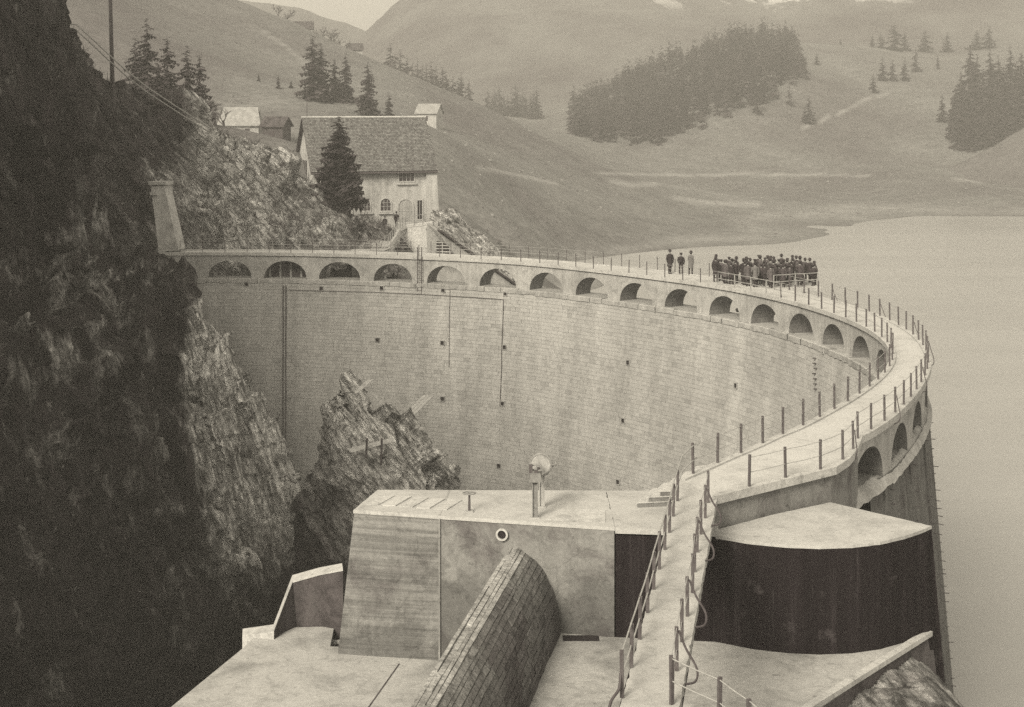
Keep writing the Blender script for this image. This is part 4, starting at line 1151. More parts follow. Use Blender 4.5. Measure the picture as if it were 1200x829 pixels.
# leaning pylon at the left end of the dam
py_ = thing('end_pylon', 'battered pale masonry pylon with a cornice at the left end of the dam', 'pylon', P(196, 294, 137.5))
c = [P(186, 296, 137.5), P(209, 293, 137.5), P(192, 218, 139.5), P(177, 218, 139.5)]
bk = Vector((0.3, 1.6, 0))
m = MB(); m.add(c + [q + bk for q in c], [(0, 1, 2, 3), (1, 5, 6, 2), (4, 0, 3, 7), (3, 2, 6, 7), (5, 4, 7, 6)]); m.build('shaft', M['plaster'], py_)
a, b = P(174, 217, 139.3), P(195, 217, 139.3); m = MB(); m.add([a, b, b + bk, a + bk] + [q + Vector((0, 0, 0.3)) for q in (a, b, b + bk, a + bk)], [(0, 1, 5, 4), (1, 2, 6, 5), (3, 0, 4, 7), (4, 5, 6, 7), (3, 2, 1, 0)]); m.build('cornice', M['coping'], py_)
for yy in (229, 240):
    a, b = P(172.5 + (yy - 217) * 0.25, yy, 139.0), P(180.5 + (yy - 217) * 0.25, yy, 139.0); m = MB(); m.add([a, b, b + bk, a + bk] + [q + Vector((0, 0, 0.28)) for q in (a, b, b + bk, a + bk)], [(0, 1, 5, 4), (1, 2, 6, 5), (3, 0, 4, 7), (4, 5, 6, 7), (3, 2, 1, 0)]); m.build('bracket', M['coping'], py_)

# ================================================================== HOUSES
def lerp(a, b, t): return a + (b - a) * t
HA = Vector((-24.3, 188.0, 0)); hang = math.radians(19)
HU = Vector((math.cos(hang), math.sin(hang), 0)); HV = Vector((-math.sin(hang), math.cos(hang), 0))
HL, HDp = 15.3, 10.0; ZBASE, ZE, ZR = -4.5, 5.6, 11.4
def hp3(u, v, z): return HA + HU * u + HV * v + Vector((0, 0, z))
hs = thing('stone_house', 'tall plastered house with steep tiled roof beside the dam approach', 'house', hp3(7, 5, ZBASE))
def hbox(m, u0, u1, v0, v1, z0, z1):
    pts = [hp3(u, v, z) for z in (z0, z1) for u, v in ((u0, v0), (u1, v0), (u1, v1), (u0, v1))]
    m.add(pts, [(3, 2, 1, 0), (4, 5, 6, 7), (0, 1, 5, 4), (1, 2, 6, 5), (2, 3, 7, 6), (3, 0, 4, 7)]); return m
m = MB(); hbox(m, 0, HL, 0, HDp, ZBASE, ZE)
g = [hp3(0, 0, ZE), hp3(0, HDp, ZE), hp3(0, HDp / 2, ZR - 0.15)]; g2_ = [p + HU * HL for p in g]
m.add(g + g2_, [(1, 0, 2), (3, 4, 5), (0, 3, 5, 2), (4, 1, 2, 5)]); m.build('wall', M['plaster'], hs)
# roof: two slopes of tiles
def tiled(parent, name, e0, e1, r0, r1, rows_, cols_, mat, th=0.06):
    """e0-e1 eave, r0-r1 ridge"""
    V, Fc, tone = [], [], []
    n = (e1 - e0).cross(r0 - e0).normalized()
    if n.z < 0: n = -n
    for r in range(rows_):
        t0, t1 = r / rows_, (r + 1.25) / rows_; t1 = min(t1, 1.0)
        for c_ in range(cols_):
            sft = 0.5 * (r % 2)
            s0, s1 = (c_ + 0.03 - sft) / cols_, (c_ + 0.97 - sft) / cols_
            s0, s1 = max(0, s0), min(1, s1)
            if s1 <= s0: continue
            k = len(V); lift = random.uniform(0, 0.03)
            a, b = lerp(lerp(e0, e1, s0), lerp(r0, r1, s0), t0) + n * (th * 2 + lift), lerp(lerp(e0, e1, s1), lerp(r0, r1, s1), t0) + n * (th * 2 + lift)
            c2, d2 = lerp(lerp(e0, e1, s1), lerp(r0, r1, s1), t1) + n * th, lerp(lerp(e0, e1, s0), lerp(r0, r1, s0), t1) + n * th
            V += [a, b, c2, d2, a - n * th, b - n * th]; Fc += [(k, k + 1, k + 2, k + 3), (k + 4, k + 5, k + 1, k)]
            tv = min(1, max(0, random.gauss(0.5, 0.25))); tone += [tv, tv]
    off = origin(hs) if parent is None else origin(parent if parent.parent is None else parent.parent)
    me = bpy.data.meshes.new(name); me.from_pydata([tuple(Vector(v) - off) for v in V], [], Fc); me.materials.append(mat); set_attr(me, 'tone', tone, 'FACE')
    o = link(name, me, parent); return o
ov = 0.7
kx = (ZR - ZE) / (HDp / 2)
e0, e1 = hp3(-0.5, -ov, ZE - ov * kx), hp3(HL + 0.35, -ov, ZE - ov * kx); r0, r1 = hp3(-0.5, HDp / 2, ZR), hp3(HL + 0.35, HDp / 2, ZR)
roofs = []
for ea, eb in ((e0, e1), (hp3(-0.5, HDp + ov, ZE - ov * kx), hp3(HL + 0.35, HDp + ov, ZE - ov * kx))):
    m = MB(); nn_ = Vector((0, 0, 0.12)); m.add([ea, eb, r1, r0, ea + nn_, eb + nn_, r1 + nn_, r0 + nn_], [(0, 1, 2, 3), (4, 5, 6, 7), (0, 1, 5, 4), (1, 2, 6, 5), (2, 3, 7, 6), (3, 0, 4, 7)])
    rf = m.build('roof', M['wood_dark'], hs); roofs.append(rf)
    tl = tiled(rf, 'tiles', ea + nn_, eb + nn_, r0 + nn_, r1 + nn_, 38, 84, M['tile']); tl['kind'] = 'stuff'
m = MB(); m.tube([r0 + Vector((0, 0, .2)), r1 + Vector((0, 0, .2))], 0.16, 6); m.build('ridge_cap', M['coping'], hs)
m = MB(); m.tube([e0 + Vector((0, 0, -0.05)) - HV * 0.08, e1 + Vector((0, 0, -0.05)) - HV * 0.08], 0.09, 6); m.build('gutter', M['steel'], hs)
m = MB(); m.tube([r0 + HU * 0.7 + Vector((0, 0, 0.1)), r0 + HU * 0.7 + Vector((0, 0, 3.6))], 0.05, 5); m.build('mast', M['steel'], hs)
m = MB(); m.beam(hp3(4.2, 2.6, ZE + 2.6 * kx), hp3(4.2, 2.6, ZE + 2.6 * kx + 0.9), 0.6, 0.5, (0, 1, 0)); m.build('chimney', M['wing'], hs)
def front_u(px):                                              # distance along the front wall for an image column
    k = (px - 600) / F
    return (k * HA.y - HA.x) / (HU.x - k * HU.y)
def front_z(px, py):
    u = front_u(px); return HC - (py - YH) / F * (HA + HU * u).y
def window(px0, px1, py0, py1, arch=False, kind='window', mull=3, rowsn=3, mat_pane=None):
    u0, u1 = front_u(px0), front_u(px1); um = (px0 + px1) / 2; z1, z0 = front_z(um, py0), front_z(um, py1)
    w = u1 - u0
    if arch:
        rz = z1 - w / 2; pts = [(u0, z0), (u1, z0)] + [(u0 + w / 2 + w / 2 * math.cos(t), rz + w / 2 * math.sin(t)) for t in np.linspace(0, math.pi, 11)]
    else: pts = [(u0, z0), (u1, z0), (u1, z1), (u0, z1)]
    n = len(pts)
    m = MB(); o_ = 0.16; cu, cz = (u0 + u1) / 2, (z0 + z1) / 2
    big = [(cu + (a - cu) * (1 + 2 * o_ / w), cz + (b - cz) * (1 + 2 * o_ / (z1 - z0))) for a, b in pts]
    m.add([hp3(a, -0.10, b) for a, b in pts] + [hp3(a, -0.10, b) for a, b in big] + [hp3(a, 0.02, b) for a, b in big] + [hp3(a, -0.012, b) for a, b in pts],
          [(i, (i + 1) % n, n + (i + 1) % n, n + i) for i in range(n)] + [(n + i, n + (i + 1) % n, 2 * n + (i + 1) % n, 2 * n + i) for i in range(n)] + [(3 * n + i, 3 * n + (i + 1) % n, (i + 1) % n, i) for i in range(n)])
    wo_ = m.build(kind, M['coping'], hs)
    m = MB(); m.add([hp3(a, -0.014, b) for a, b in pts], [tuple(range(n))]); m.build('pane' if kind == 'window' else 'leaf', mat_pane or M['glass'], wo_)
    m = MB()
    for k in range(1, mull): u = u0 + w * k / mull; m.beam(hp3(u, -0.035, z0), hp3(u, -0.035, z1 - (0.15 * w if arch else 0)), 0.05, 0.04, HV)
    for k in range(1, rowsn): z = z0 + (z1 - z0) * k / rowsn; m.beam(hp3(u0, -0.035, z), hp3(u1, -0.035, z), 0.04, 0.05, HV)
    m.build('glazing_bar', M['frame'] if kind == 'window' else M['wood'], wo_)
    if kind == 'window':
        m = MB(); hbox(m, u0 - 0.3, u1 + 0.3, -0.28, 0.0, z0 - 0.42, z0 - 0.2); m.build('sill', M['coping'], wo_)
window(467.5, 485, 198, 212.5, False, 'window', 4, 3)
window(423, 433.5, 234, 247, True, 'window', 3, 3)
window(446, 457.5, 233, 247, True, 'window', 3, 3)
window(467, 483.5, 234, 261, True, 'door', 4, 2, M['arcade'])
window(489, 494.5, 235, 257, False, 'window', 2, 1, M['hole'])
m = MB()
for k in range(3):
    v_ = 3.9 + k * 1.0; pts = [hp3(-0.06, v_, 2.6), hp3(-0.06, v_ + 0.6, 2.6), hp3(-0.06, v_ + 0.6, 6.2), hp3(-0.06, v_, 6.2)]
    m2 = MB(); m2.add(pts + [p - HU * -0.05 for p in pts], [(1, 0, 3, 2), (0, 1, 5, 4), (2, 3, 7, 6)]); m2.build('gable_window', M['glass'], hs)
m = MB(); hbox(m, HL - 1.1, HL + 0.25, -0.5, 0.4, ZBASE - 2.0, ZE - 0.7)
for i in (0, 1): m.v[i] = tuple(Vector(m.v[i]) - HV * 0.5 + HU * (0.5 if i == 1 else 0))
m.build('buttress', M['plaster'], hs)

# approach path and its parapet between dam and house
tr = [P(430, 296, 141.5), P(440, 292, 150), P(452, 282, 165), P(462, 270, 182), P(470, 262, 189)]
m = MB(); m.grid([[p + Vector((-1.7, 0, 0.15)), p + Vector((1.6, 0, 0.15))] for p in tr]); m.f = [f[::-1] for f in m.f]; struct(m.build('path', M['top']))
pw_ = thing('approach_wall', 'curved pale parapet wall with posts along the path to the house', 'wall', P(470, 285, 165))
cr = [P(443, 297, 146), P(455, 289.5, 152), P(462, 280, 158), P(466, 272, 162), P(475, 267, 163.5), P(506, 263, 163.5)]
m = MB(); nC = len(cr)
m.add([*cr, *[p + Vector((0.25, 0.45, 0)) for p in cr], *[p - Vector((0, 0, 6)) for p in cr], *[p + Vector((0.25, 0.45, -6)) for p in cr]],
      [(i, i + 1, nC + i + 1, nC + i) for i in range(nC - 1)] + [(2 * nC + i, 2 * nC + i + 1, i + 1, i) for i in range(nC - 1)] + [(nC + i, nC + i + 1, 3 * nC + i + 1, 3 * nC + i) for i in range(nC - 1)])
m.build('wall', M['white'], pw_)
m = MB(); m.tube([p + Vector((0.1, 0.2, 0.06)) for p in cr], 0.26, 6); m.build('coping', M['coping'], pw_)
for a, b in zip(cr[:-1], cr[1:]):
    for t in (0.0, 0.33, 0.66):
        p = a.lerp(b, t); m = MB(); m.beam(p, p + Vector((0, 0, 1.2)), 0.07, 0.07); m.build('post', M['wire'], pw_)
m = MB(); m.tube([p + Vector((0, 0, 1.15)) for p in cr], 0.03, 5); m.build('rail', M['wire'], pw_)
# retaining wall with grated arch, sloping down to the lake
it = thing('sloping_wall', 'white wall with sloping dark topped edge and barred arch by the lake', 'wall', P(530, 300, 160))
a0, a1, a2, a3 = P(500, 262, 160), P(512, 271, 160), P(622, 349, 166), P(622, 420, 166); a4 = P(500, 420, 160)
bk = Vector((0.2, 1.2, 0)); pl_ = [a0, a1, a2, a3, a4]
m = MB(); m.add(pl_ + [p + bk for p in pl_], [(4, 3, 2, 1, 0), (5, 6, 7, 8, 9)] + [(i, (i + 1) % 5, 5 + (i + 1) % 5, 5 + i) for i in range(5)]); m.build('wall', M['plaster'], it)
m = MB(); m.beam(a1 + Vector((0, 0.4, 0.05)), a2 + Vector((0, 0.4, 0.05)), 1.5, 0.2); m.build('coping', M['wing'], it)
c = P(511.5, 304, 159.9); wv = 1.75; hv = 1.9
m = MB(); pts = [c, c + Vector((wv, 0, 0))] + [c + Vector((wv * math.cos(t), 0, hv * math.sin(t))) for t in np.linspace(0.15, math.pi / 2, 8)] + [c + Vector((0, 0, hv))]
m.add([p - Vector((0, 0.03, 0)) for p in pts], [tuple(range(len(pts)))]); ga = m.build('barred_arch', M['hole'], it)
for k in range(6):
    z = c.z + hv * (k + 0.5) / 6; xx = wv * math.sqrt(max(0.05, 1 - ((k + 0.5) / 6) ** 2)); m = MB(); m.beam(Vector((c.x, c.y - 0.07, z)), Vector((c.x + xx, c.y - 0.07, z)), 0.08, 0.1); m.build('bar', M['frame'], ga)
for k in (0.35, 0.8):
    m = MB(); m.beam(Vector((c.x + wv * k, c.y - 0.1, c.z)), Vector((c.x + wv * k, c.y - 0.1, c.z + hv * math.sqrt(1 - k * k))), 0.08, 0.08); m.build('bar', M['frame'], ga)
# rubble slope above it
rows = []
for t in np.linspace(0, 1.2, 6):
    r = []
    for (p0, d0), (p1, d1) in zip([((500, 268), 161.5), ((530, 284), 162.5), ((560, 304), 164.5), ((590, 326), 166.5), ((625, 352), 168)], [((505, 249), 188), ((535, 249), 190), ((560, 268), 190), ((598, 298), 186), ((640, 340), 178)]):
        a, b = P(*p0, d0), P(*p1, d1); q = a.lerp(b, t)
        if t > 1: q.z -= (t - 1) * 22
        r.append(q)
    rows.append(r)
loft('rubble_slope', rows, M['slope_rock'], 130, 60, 0.22, 0.7, 121, lambda p: np.full(len(p), 0.62))

def cottage(name, label, px0, px1, py_e, py_r, py_b, d, yaw, depth, roofm, wallm, nwin=2, half_hip=False):
    c = P((px0 + px1) / 2, py_b, d); L = (px1 - px0) / F * d; ze, zr = HC - (py_e - YH) / F * d, HC - (py_r - YH) / F * d
    dz_ = max(0.0, ground(c.x, c.y) - c.z); ze += dz_; zr += dz_
    t = thing(name, label, 'cottage', c); zb_ = min(c.z, ground(c.x, c.y)) - 1.0
    u = Vector((math.cos(yaw), math.sin(yaw), 0)); v = Vector((-u.y, u.x, 0)); o_ = Vector((c.x, c.y, 0)) - u * L / 2
    q = lambda a, b, z: o_ + u * a + v * b + Vector((0, 0, z))
    m = MB(); pts = [q(a, b, z) for z in (zb_, ze) for a, b in ((0, 0), (L, 0), (L, depth), (0, depth))]
    m.add(pts, [(4, 5, 6, 7), (0, 1, 5, 4), (1, 2, 6, 5), (2, 3, 7, 6), (3, 0, 4, 7)])
    m.add([q(0, 0, ze), q(0, depth, ze), q(0, depth / 2, zr)], [(1, 0, 2)]); m.add([q(L, 0, ze), q(L, depth, ze), q(L, depth / 2, zr)], [(0, 1, 2)]); m.build('wall', wallm, t)
    hh = L * 0.12 if half_hip else 0
    for b0, sg in ((-0.5, 1), (depth + 0.5, -1)):
        m = MB(); k = (zr - ze) / (depth / 2); n_ = Vector((0, 0, 0.18))
        pp = [q(-0.4, b0, ze - 0.5 * k), q(L + 0.4, b0, ze - 0.5 * k), q(L + 0.4 - hh, depth / 2, zr), q(-0.4 + hh, depth / 2, zr)]
        m.add(pp + [x_ + n_ for x_ in pp], [(0, 1, 2, 3), (4, 5, 6, 7), (0, 1, 5, 4), (1, 2, 6, 5), (2, 3, 7, 6), (3, 0, 4, 7)]); m.build('roof', roofm, t)
    for k in range(nwin):
        a = L * (k + 0.7) / (nwin + 0.4); m = MB(); zz = lerp(zb_ + 1, ze, 0.35); hgt = (ze - zb_) * 0.3
        m.add([q(a - 0.45, -0.03, zz), q(a + 0.45, -0.03, zz), q(a + 0.45, -0.03, zz + hgt), q(a - 0.45, -0.03, zz + hgt), q(a - 0.45, 0.05, zz), q(a + 0.45, 0.05, zz), q(a + 0.45, 0.05, zz + hgt), q(a - 0.45, 0.05, zz + hgt)], [(0, 1, 2, 3), (0, 4, 5, 1), (1, 5, 6, 2), (2, 6, 7, 3), (3, 7, 4, 0)]); m.build('window', M['glass'], t)
    return t
shing = plain('pale_shingle', 0.26, 0.9, 0.25, 1.2)
cottage('barn', 'low barn with pale hipped roof behind the rocky slope', 257, 303, 145, 127, 158, 285, 0.05, 6, shing, M['arcade'], 2, True)
cottage('shed', 'small dark shed beside the low barn', 306, 332, 147, 138, 160, 283, -0.25, 4, M['wing'], M['wing'], 1)
cottage('cabin', 'white cabin with bright roof on the meadow behind the house', 487, 512, 132, 122.5, 141, 400, -0.3, 5, shing, M['plaster'], 1)
cottage('farmhouse', 'grey farmhouse among bare trees on the left hill crest', 344, 366, 36, 28, 44, 530, 0.1, 6, M['wing'], M['arcade'], 3)
cottage('hill_hut', 'tiny hut with peaked roof on the crest left of the tree row', 408, 425, 58, 51, 65, 560, 0.2, 5, M['wing'], M['arcade'], 1)

# ================================================================== TREES
def conifer_meshes(h, rad, whorls, per, sprays, seed, matc):
    rnd = random.Random(seed)
    tk = MB(); tk.tube([(0, 0, -0.6), (0, 0, h * 0.5), (0, 0, h * 0.97)], [h * 0.018 + 0.03, h * 0.011 + 0.02, 0.01], 6)
    cr_ = MB(); v, f = [], []
    for w in range(whorls):
        t = (w + 0.2) / whorls; z0 = h * (0.06 + 0.93 * t)
        R = rad * (1 - t) ** 0.70 * (0.82 + 0.36 * rnd.random()) + 0.04 * rad
        nb = max(4, int(per * (1 - 0.45 * t)))
        ph0 = rnd.random() * 6.28
        for b in range(nb):
            ph = ph0 + 2 * math.pi * b / nb + rnd.uniform(-0.3, 0.3); L = R * rnd.uniform(0.62, 1.12)
            zz = z0 + rnd.uniform(-1.3, 1.3) * h / whorls
            cx_, sx_ = math.cos(ph), math.sin(ph); droop = 0.32 + 0.25 * (1 - t)
            def pt(s, lat, dz): return (cx_ * L * s - sx_ * lat, sx_ * L * s + cx_ * lat, zz - droop * L * s * (1.25 - 0.5 * s) + dz)
            for k in range(sprays):
                s0, s1 = k / sprays, (k + 1.35) / sprays; wd = L * (0.30 - 0.16 * s0) + 0.05 * rad
                n = len(v)
                j = rnd.uniform(-0.06, 0.06) * L
                v += [pt(s0, 0, 0.0), pt(min(1, s0 * 0.5 + s1 * 0.5), wd, -0.10 * L + j), pt(min(1.08, s1), j, 0.02 * L), pt(min(1, s0 * 0.5 + s1 * 0.5), -wd, -0.10 * L - j), pt((s0 + s1) / 2, 0, -0.28 * L)]
                f += [(n, n + 1, n + 2), (n, n + 2, n + 3), (n, n + 4, n + 2)]
    cr_.add(v, f)
    return tk.mesh('trunk', M['bark']), cr_.mesh('crown', matc)
def make_conifer(name, h, rad, whorls, per, sprays, seed, matc):
    r = bpy.data.objects.new(name, None); COL.objects.link(r); r.empty_display_size = 0.5
    a, b = conifer_meshes(h, rad, whorls, per, sprays, seed, matc)
    link('trunk', a, r); link('crown', b, r); return r
def put(proto, used, name, label, loc, sc, rz, group=None, cat='tree'):
    if proto not in used:
        used.append(proto); o = proto; o.location = loc; o.rotation_euler = (0, 0, rz); o.scale = sc
    else: o = copy_tree(proto, loc, rz, sc)
    o['label'] = label; o['category'] = cat
    if group: o['group'] = group
    return o
ORD = ['first', 'second', 'third', 'fourth', 'fifth', 'sixth', 'seventh', 'eighth', 'ninth', 'tenth', 'eleventh', 'twelfth', 'thirteenth', 'fourteenth', 'fifteenth', 'sixteenth']
used = []
# the dark spruce by the house
big = make_conifer('spruce_tree', 9.4, 3.1, 34, 13, 5, 3, M['needle'])
put(big, used, 'spruce_tree', 'dense dark spruce in front of the house gable', P(397, 236, 171), (1, 1, 1), 0.3)
mid_p = [make_conifer('spruce_tree', 10, 2.5, 22, 9, 3, 20 + k, M['needle']) for k in range(3)]
far_p = [make_conifer('spruce_tree', 10, 2.4, 14, 8, 2, 40 + k, M['needle_far']) for k in range(4)]
def tree(px, ytop, ybase, d, label, group=None, protos=None, wide=1.0):
    g_ = on_ground(px, d); topz = HC - (ytop - YH) / F * d; h = max((ybase - ytop) / F * d * 0.85 if ybase else 2.0, topz - g_.z + 0.3); p_ = random.choice(protos or far_p)
    g_.z -= 0.3
    s = h / 10; wide *= random.uniform(1.1, 1.45); put(p_, used, 'spruce_tree', label, g_, (s * wide, s * wide, s), random.uniform(0, 6.28), group)
for px, yt, d, w, lab in ((366, 40, 335, 0.8, 'tallest spruce of the clump on the meadow behind the house'), (376, 50, 338, 0.8, 'tall spruce just right of the tallest one behind the house'), (392, 68, 340, 0.75, 'slim spruce in the middle of the clump behind the house'),
                       (405, 63, 342, 0.8, 'right hand spruce of the clump behind the house'), (431, 73, 330, 0.75, 'pointed spruce standing apart above the house roof'), (456, 109, 325, 0.8, 'small spruce directly above the house roof ridge'),
                       (326, 88, 345, 0.75, 'lone small spruce on the meadow left of the clump'), (341, 112, 348, 0.9, 'tiny spruce left of the clump on the meadow'), (303, 105, 350, 0.9, 'tiny spruce far left on the meadow above the barn')):
    tree(px, yt, 0, d, lab, 'spruces on the meadow', mid_p, w)
for px, yt, d, w, lab in ((172, 22, 205, 0.85, 'tallest dark spruce on the left above the rocky slope'), (196, 42, 203, 0.8, 'dark spruce right of the tallest on the upper left'), (219, 54, 200, 0.85, 'dark spruce with broad top on the upper left'),
                       (234, 62, 200, 0.7, 'rightmost of the four dark spruces on the upper left'), (158, 45, 208, 0.8, 'dim spruce left of the tallest on the upper left'), (185, 70, 198, 0.9, 'short dark spruce in front of the upper left group')):
    tree(px, yt, 0, d, lab, 'dark spruces on the upper left', mid_p, w)
for k in range(16):
    px = 458 + k * 6 + random.uniform(-1.5, 1.5); tree(px, np.interp(px, [458, 480, 520, 550], [52, 62, 78, 95]) + random.uniform(-5, 8), 0, 640 + random.uniform(-12, 25), ORD[k] + ' spruce from the left in the hazy row along the left hill crest', 'row of spruces on the left crest', None, 0.85)
for k in range(14):
    px = 572 + k * 4.4 + random.uniform(-1.5, 1.5); tree(px, random.uniform(92, 112) + abs(px - 602) * 0.25, 0, 820 + random.uniform(-30, 60), ORD[k] + ' misty spruce from the left in the faint clump in the valley gap', 'misty spruces in the valley gap', None, 0.9)
for px, yt, yb_, w, lab in ((948, 112, 149, 0.95, 'spruce by the path at the foot of the right meadow'), (943, 124, 149.5, 1.0, 'shorter spruce leaning against the one by the meadow path'), (957, 71, 88, 0.9, 'lone spruce at the right edge of the forested hill'),
                       (1023, 84, 112, 0.8, 'lowest spruce of the group on the right meadow'), (1034, 66, 99, 0.8, 'left spruce of the group on the right meadow'), (1046, 68, 99, 0.7, 'second spruce of the group on the right meadow'),
                       (1060, 68, 98, 0.8, 'third spruce of the group on the right meadow'), (1073, 55, 88, 0.75, 'tallest spruce of the group on the right meadow'), (1099, 62, 83, 0.65, 'slim lone spruce right of the meadow group'),
                       (1104, 109, 142, 0.8, 'spruce standing left of the dark wood on the right'), (1048, 25, 57, 1.3, 'broad tall tree on the right skyline'), (1060, 36, 56, 1.1, 'small tree touching the broad skyline tree'),
                       (1084, 35, 55.5, 1.1, 'lone small tree on the right skyline'), (1110, 37, 55.5, 1.2, 'conical bush on the right skyline'), (1145, 35, 55.5, 1.6, 'low wide tree on the right skyline'), (1159, 30, 55.5, 1.3, 'block shaped tree at the far right skyline'),
                       (1032, 38, 55.5, 1.2, 'bush left of the broad skyline tree'), (1022, 40, 55.5, 1.0, 'leftmost bush on the right skyline'), (985, 45, 56, 0.9, 'tiny tree on the skyline right of the forested hill')):
    tree(px, yt, yb_, float(np.interp(-yb_, [-y for y in R_Y], R_D)), lab, 'trees on the right meadow', None, w)
# dark wood at the right edge
tops = [(1137, 58), (1126, 85), (1145, 66), (1160, 62), (1170, 66), (1184, 58), (1197, 62), (1120, 100), (1152, 80), (1176, 78), (1192, 76), (1131, 96), (1141, 92), (1165, 90), (1118, 112), (1205, 66), (1215, 70), (1128, 118), (1150, 108), (1170, 104), (1186, 98), (1140, 122), (1160, 118), (1200, 92), (1122, 128), (1135, 132), (1148, 130), (1163, 126), (1178, 120), (1192, 116)]
for k, (px, yt) in enumerate(tops):
    tree(px, yt, 150, 655 - (yt - 58) * 0.75, 'dark spruce in the dense wood at the right edge', 'spruces of the dark wood on the right', mid_p, 0.72)
# the forested hill: one mass of trees
def forest(name, label, poly, drange, n, hmin, hmax, seed):
    rnd = random.Random(seed); base = conifer_meshes(10, 2.5, 10, 7, 2, 5, None)[1]
    bv = np.empty(len(base.vertices) * 3); base.vertices.foreach_get('co', bv); bv = bv.reshape(-1, 3)
    bf_ = np.array([p.vertices[:] for p in base.polygons])
    def inside_(x, y):
        c_ = False; j = len(poly) - 1
        for i in range(len(poly)):
            (xi, yi), (xj, yj) = poly[i], poly[j]
            if (yi > y) != (yj > y) and x < (xj - xi) * (y - yi) / (yj - yi) + xi: c_ = not c_
            j = i
        return c_
    cand = []
    N_ = n * 9
    xs_ = np.array([rnd.uniform(min(p[0] for p in poly), max(p[0] for p in poly)) for _ in range(N_)]); ds_ = np.array([rnd.uniform(*drange) for _ in range(N_)])
    X_ = (xs_ - 600) / F * ds_; Z_ = terrain_z(X_, ds_)
    V, Fs, TN = [], [], []; cnt = 0; nvt = 0
    for x, d, z, px in zip(X_, ds_, Z_, xs_):
        if cnt >= n: break
        if not inside_(px + rnd.gauss(0, 11), YH + (HC - z) * F / d + rnd.gauss(0, 8)): continue
        s = rnd.uniform(hmin, hmax) / 10; a = rnd.uniform(0, 6.28); w = rnd.uniform(0.8, 1.1)
        c_, s_ = math.cos(a), math.sin(a)
        q = np.c_[(bv[:, 0] * c_ - bv[:, 1] * s_) * s * w + x, (bv[:, 0] * s_ + bv[:, 1] * c_) * s * w + d, bv[:, 2] * s + z - 0.3]
        TN.append(np.full(len(bf_), min(1, max(0, rnd.gauss(0.5, 0.28))))); V.append(q); Fs.append(bf_ + nvt); nvt += len(q); cnt += 1
    me = bpy.data.meshes.new(name); me.from_pydata(np.vstack(V).tolist(), [], np.vstack(Fs).tolist()); me.materials.append(M['forest']); set_attr(me, 'tone', np.concatenate(TN), 'FACE')
    o = link(name, me); o['kind'] = 'stuff'; tag(o, label, 'forest')
    print(name, cnt)
forest('forest', 'hazy conifer forest covering the round hill in the middle distance', [(668, 156), (690, 122), (740, 100), (800, 80), (850, 58), (895, 42), (932, 56), (943, 88), (918, 112), (880, 126), (850, 132), (800, 146), (755, 170), (700, 166)], (600, 880), 1250, 4.5, 15, 5)

# tussocks and stones on the meadows
def tufts(name, label, n, seed, mat, smin, smax, urange, drange):
    r_ = np.random.default_rng(seed); d = np.sqrt(r_.uniform(drange[0] ** 2, drange[1] ** 2, n)); u = r_.uniform(*urange, n); x = u * d
    z = terrain_z(x, d); k = (z > WZ + 0.4); x, d, z = x[k], d[k], z[k]; s_ = r_.uniform(smin, smax, len(x)) * r_.uniform(0.5, 1, len(x))
    cl = fbm(np.c_[x / 30, d / 30, 0 * x], 3, seed) > -0.15; x, d, z, s_ = x[cl], d[cl], z[cl], s_[cl]
    base = np.array([(-1, -0.7, -0.3), (1, -0.8, -0.3), (0.8, 0.8, -0.3), (-0.9, 0.7, -0.3), (-0.4, -0.2, 0.6), (0.45, 0.1, 0.75), (0.0, 0.4, 0.5)])
    fc = np.array([(0, 1, 5), (0, 5, 4), (1, 2, 5), (2, 3, 6), (2, 6, 5), (3, 0, 4), (3, 4, 6), (4, 5, 6)])
    a = r_.uniform(0, 6.28, len(x)); c_, n_ = np.cos(a)[:, None], np.sin(a)[:, None]
    bx_ = base[None, :, 0] * c_ - base[None, :, 1] * n_; by_ = base[None, :, 0] * n_ + base[None, :, 1] * c_
    V = np.stack([bx_ * s_[:, None] + x[:, None], by_ * s_[:, None] + d[:, None], base[None, :, 2] * s_[:, None] * 0.7 + z[:, None]], -1).reshape(-1, 3)
    Fc = (fc[None] + 7 * np.arange(len(x))[:, None, None]).reshape(-1, 3)
    me = bpy.data.meshes.new(name); me.from_pydata(V.tolist(), [], Fc.tolist()); me.materials.append(mat)
    o = link(name, me); o['kind'] = 'stuff'; tag(o, label, 'tussocks')
tufts('tussocks', 'dark grass tussocks scattered over the hill meadows', 9000, 3, plain('tussock_grass', 0.10, 0.95, 0.4, 1.0), 0.25, 0.75, (-0.25, 0.36), (200, 860))
tufts('meadow_stones', 'pale stones and dry tufts scattered over the meadows', 2200, 4, plain('meadow_stone', 0.20, 0.95, 0.3, 1.0), 0.15, 0.55, (-0.10, 0.36), (200, 700))
# bare deciduous trees on the left crest
def bare_mesh(h, seed):
    rnd = random.Random(seed); m_ = MB()
    def grow(p, d, L, r, lev):
        q = p + d * L; m_.tube([p, p.lerp(q, 0.5) + Vector((rnd.uniform(-1, 1), rnd.uniform(-1, 1), 0)) * L * 0.06, q], [r, r * 0.8, r * 0.6], 4 if lev else 6, False)
        if lev >= 4: return
        for k in range(3 if lev < 3 else 4):
            a = rnd.uniform(0, 6.28); tl = rnd.uniform(0.35, 0.8); x = Vector((math.cos(a), math.sin(a), 0))
            grow(p.lerp(q, rnd.uniform(0.6, 1)), (d * math.cos(tl) + x * math.sin(tl)).normalized(), L * rnd.uniform(0.6, 0.8), r * 0.58, lev + 1)
    grow(Vector((0, 0, -0.3)), Vector((0, 0, 1)), h * 0.3, h * 0.034, 0)
    return m_.mesh('crown', M['twig'])
bare = []
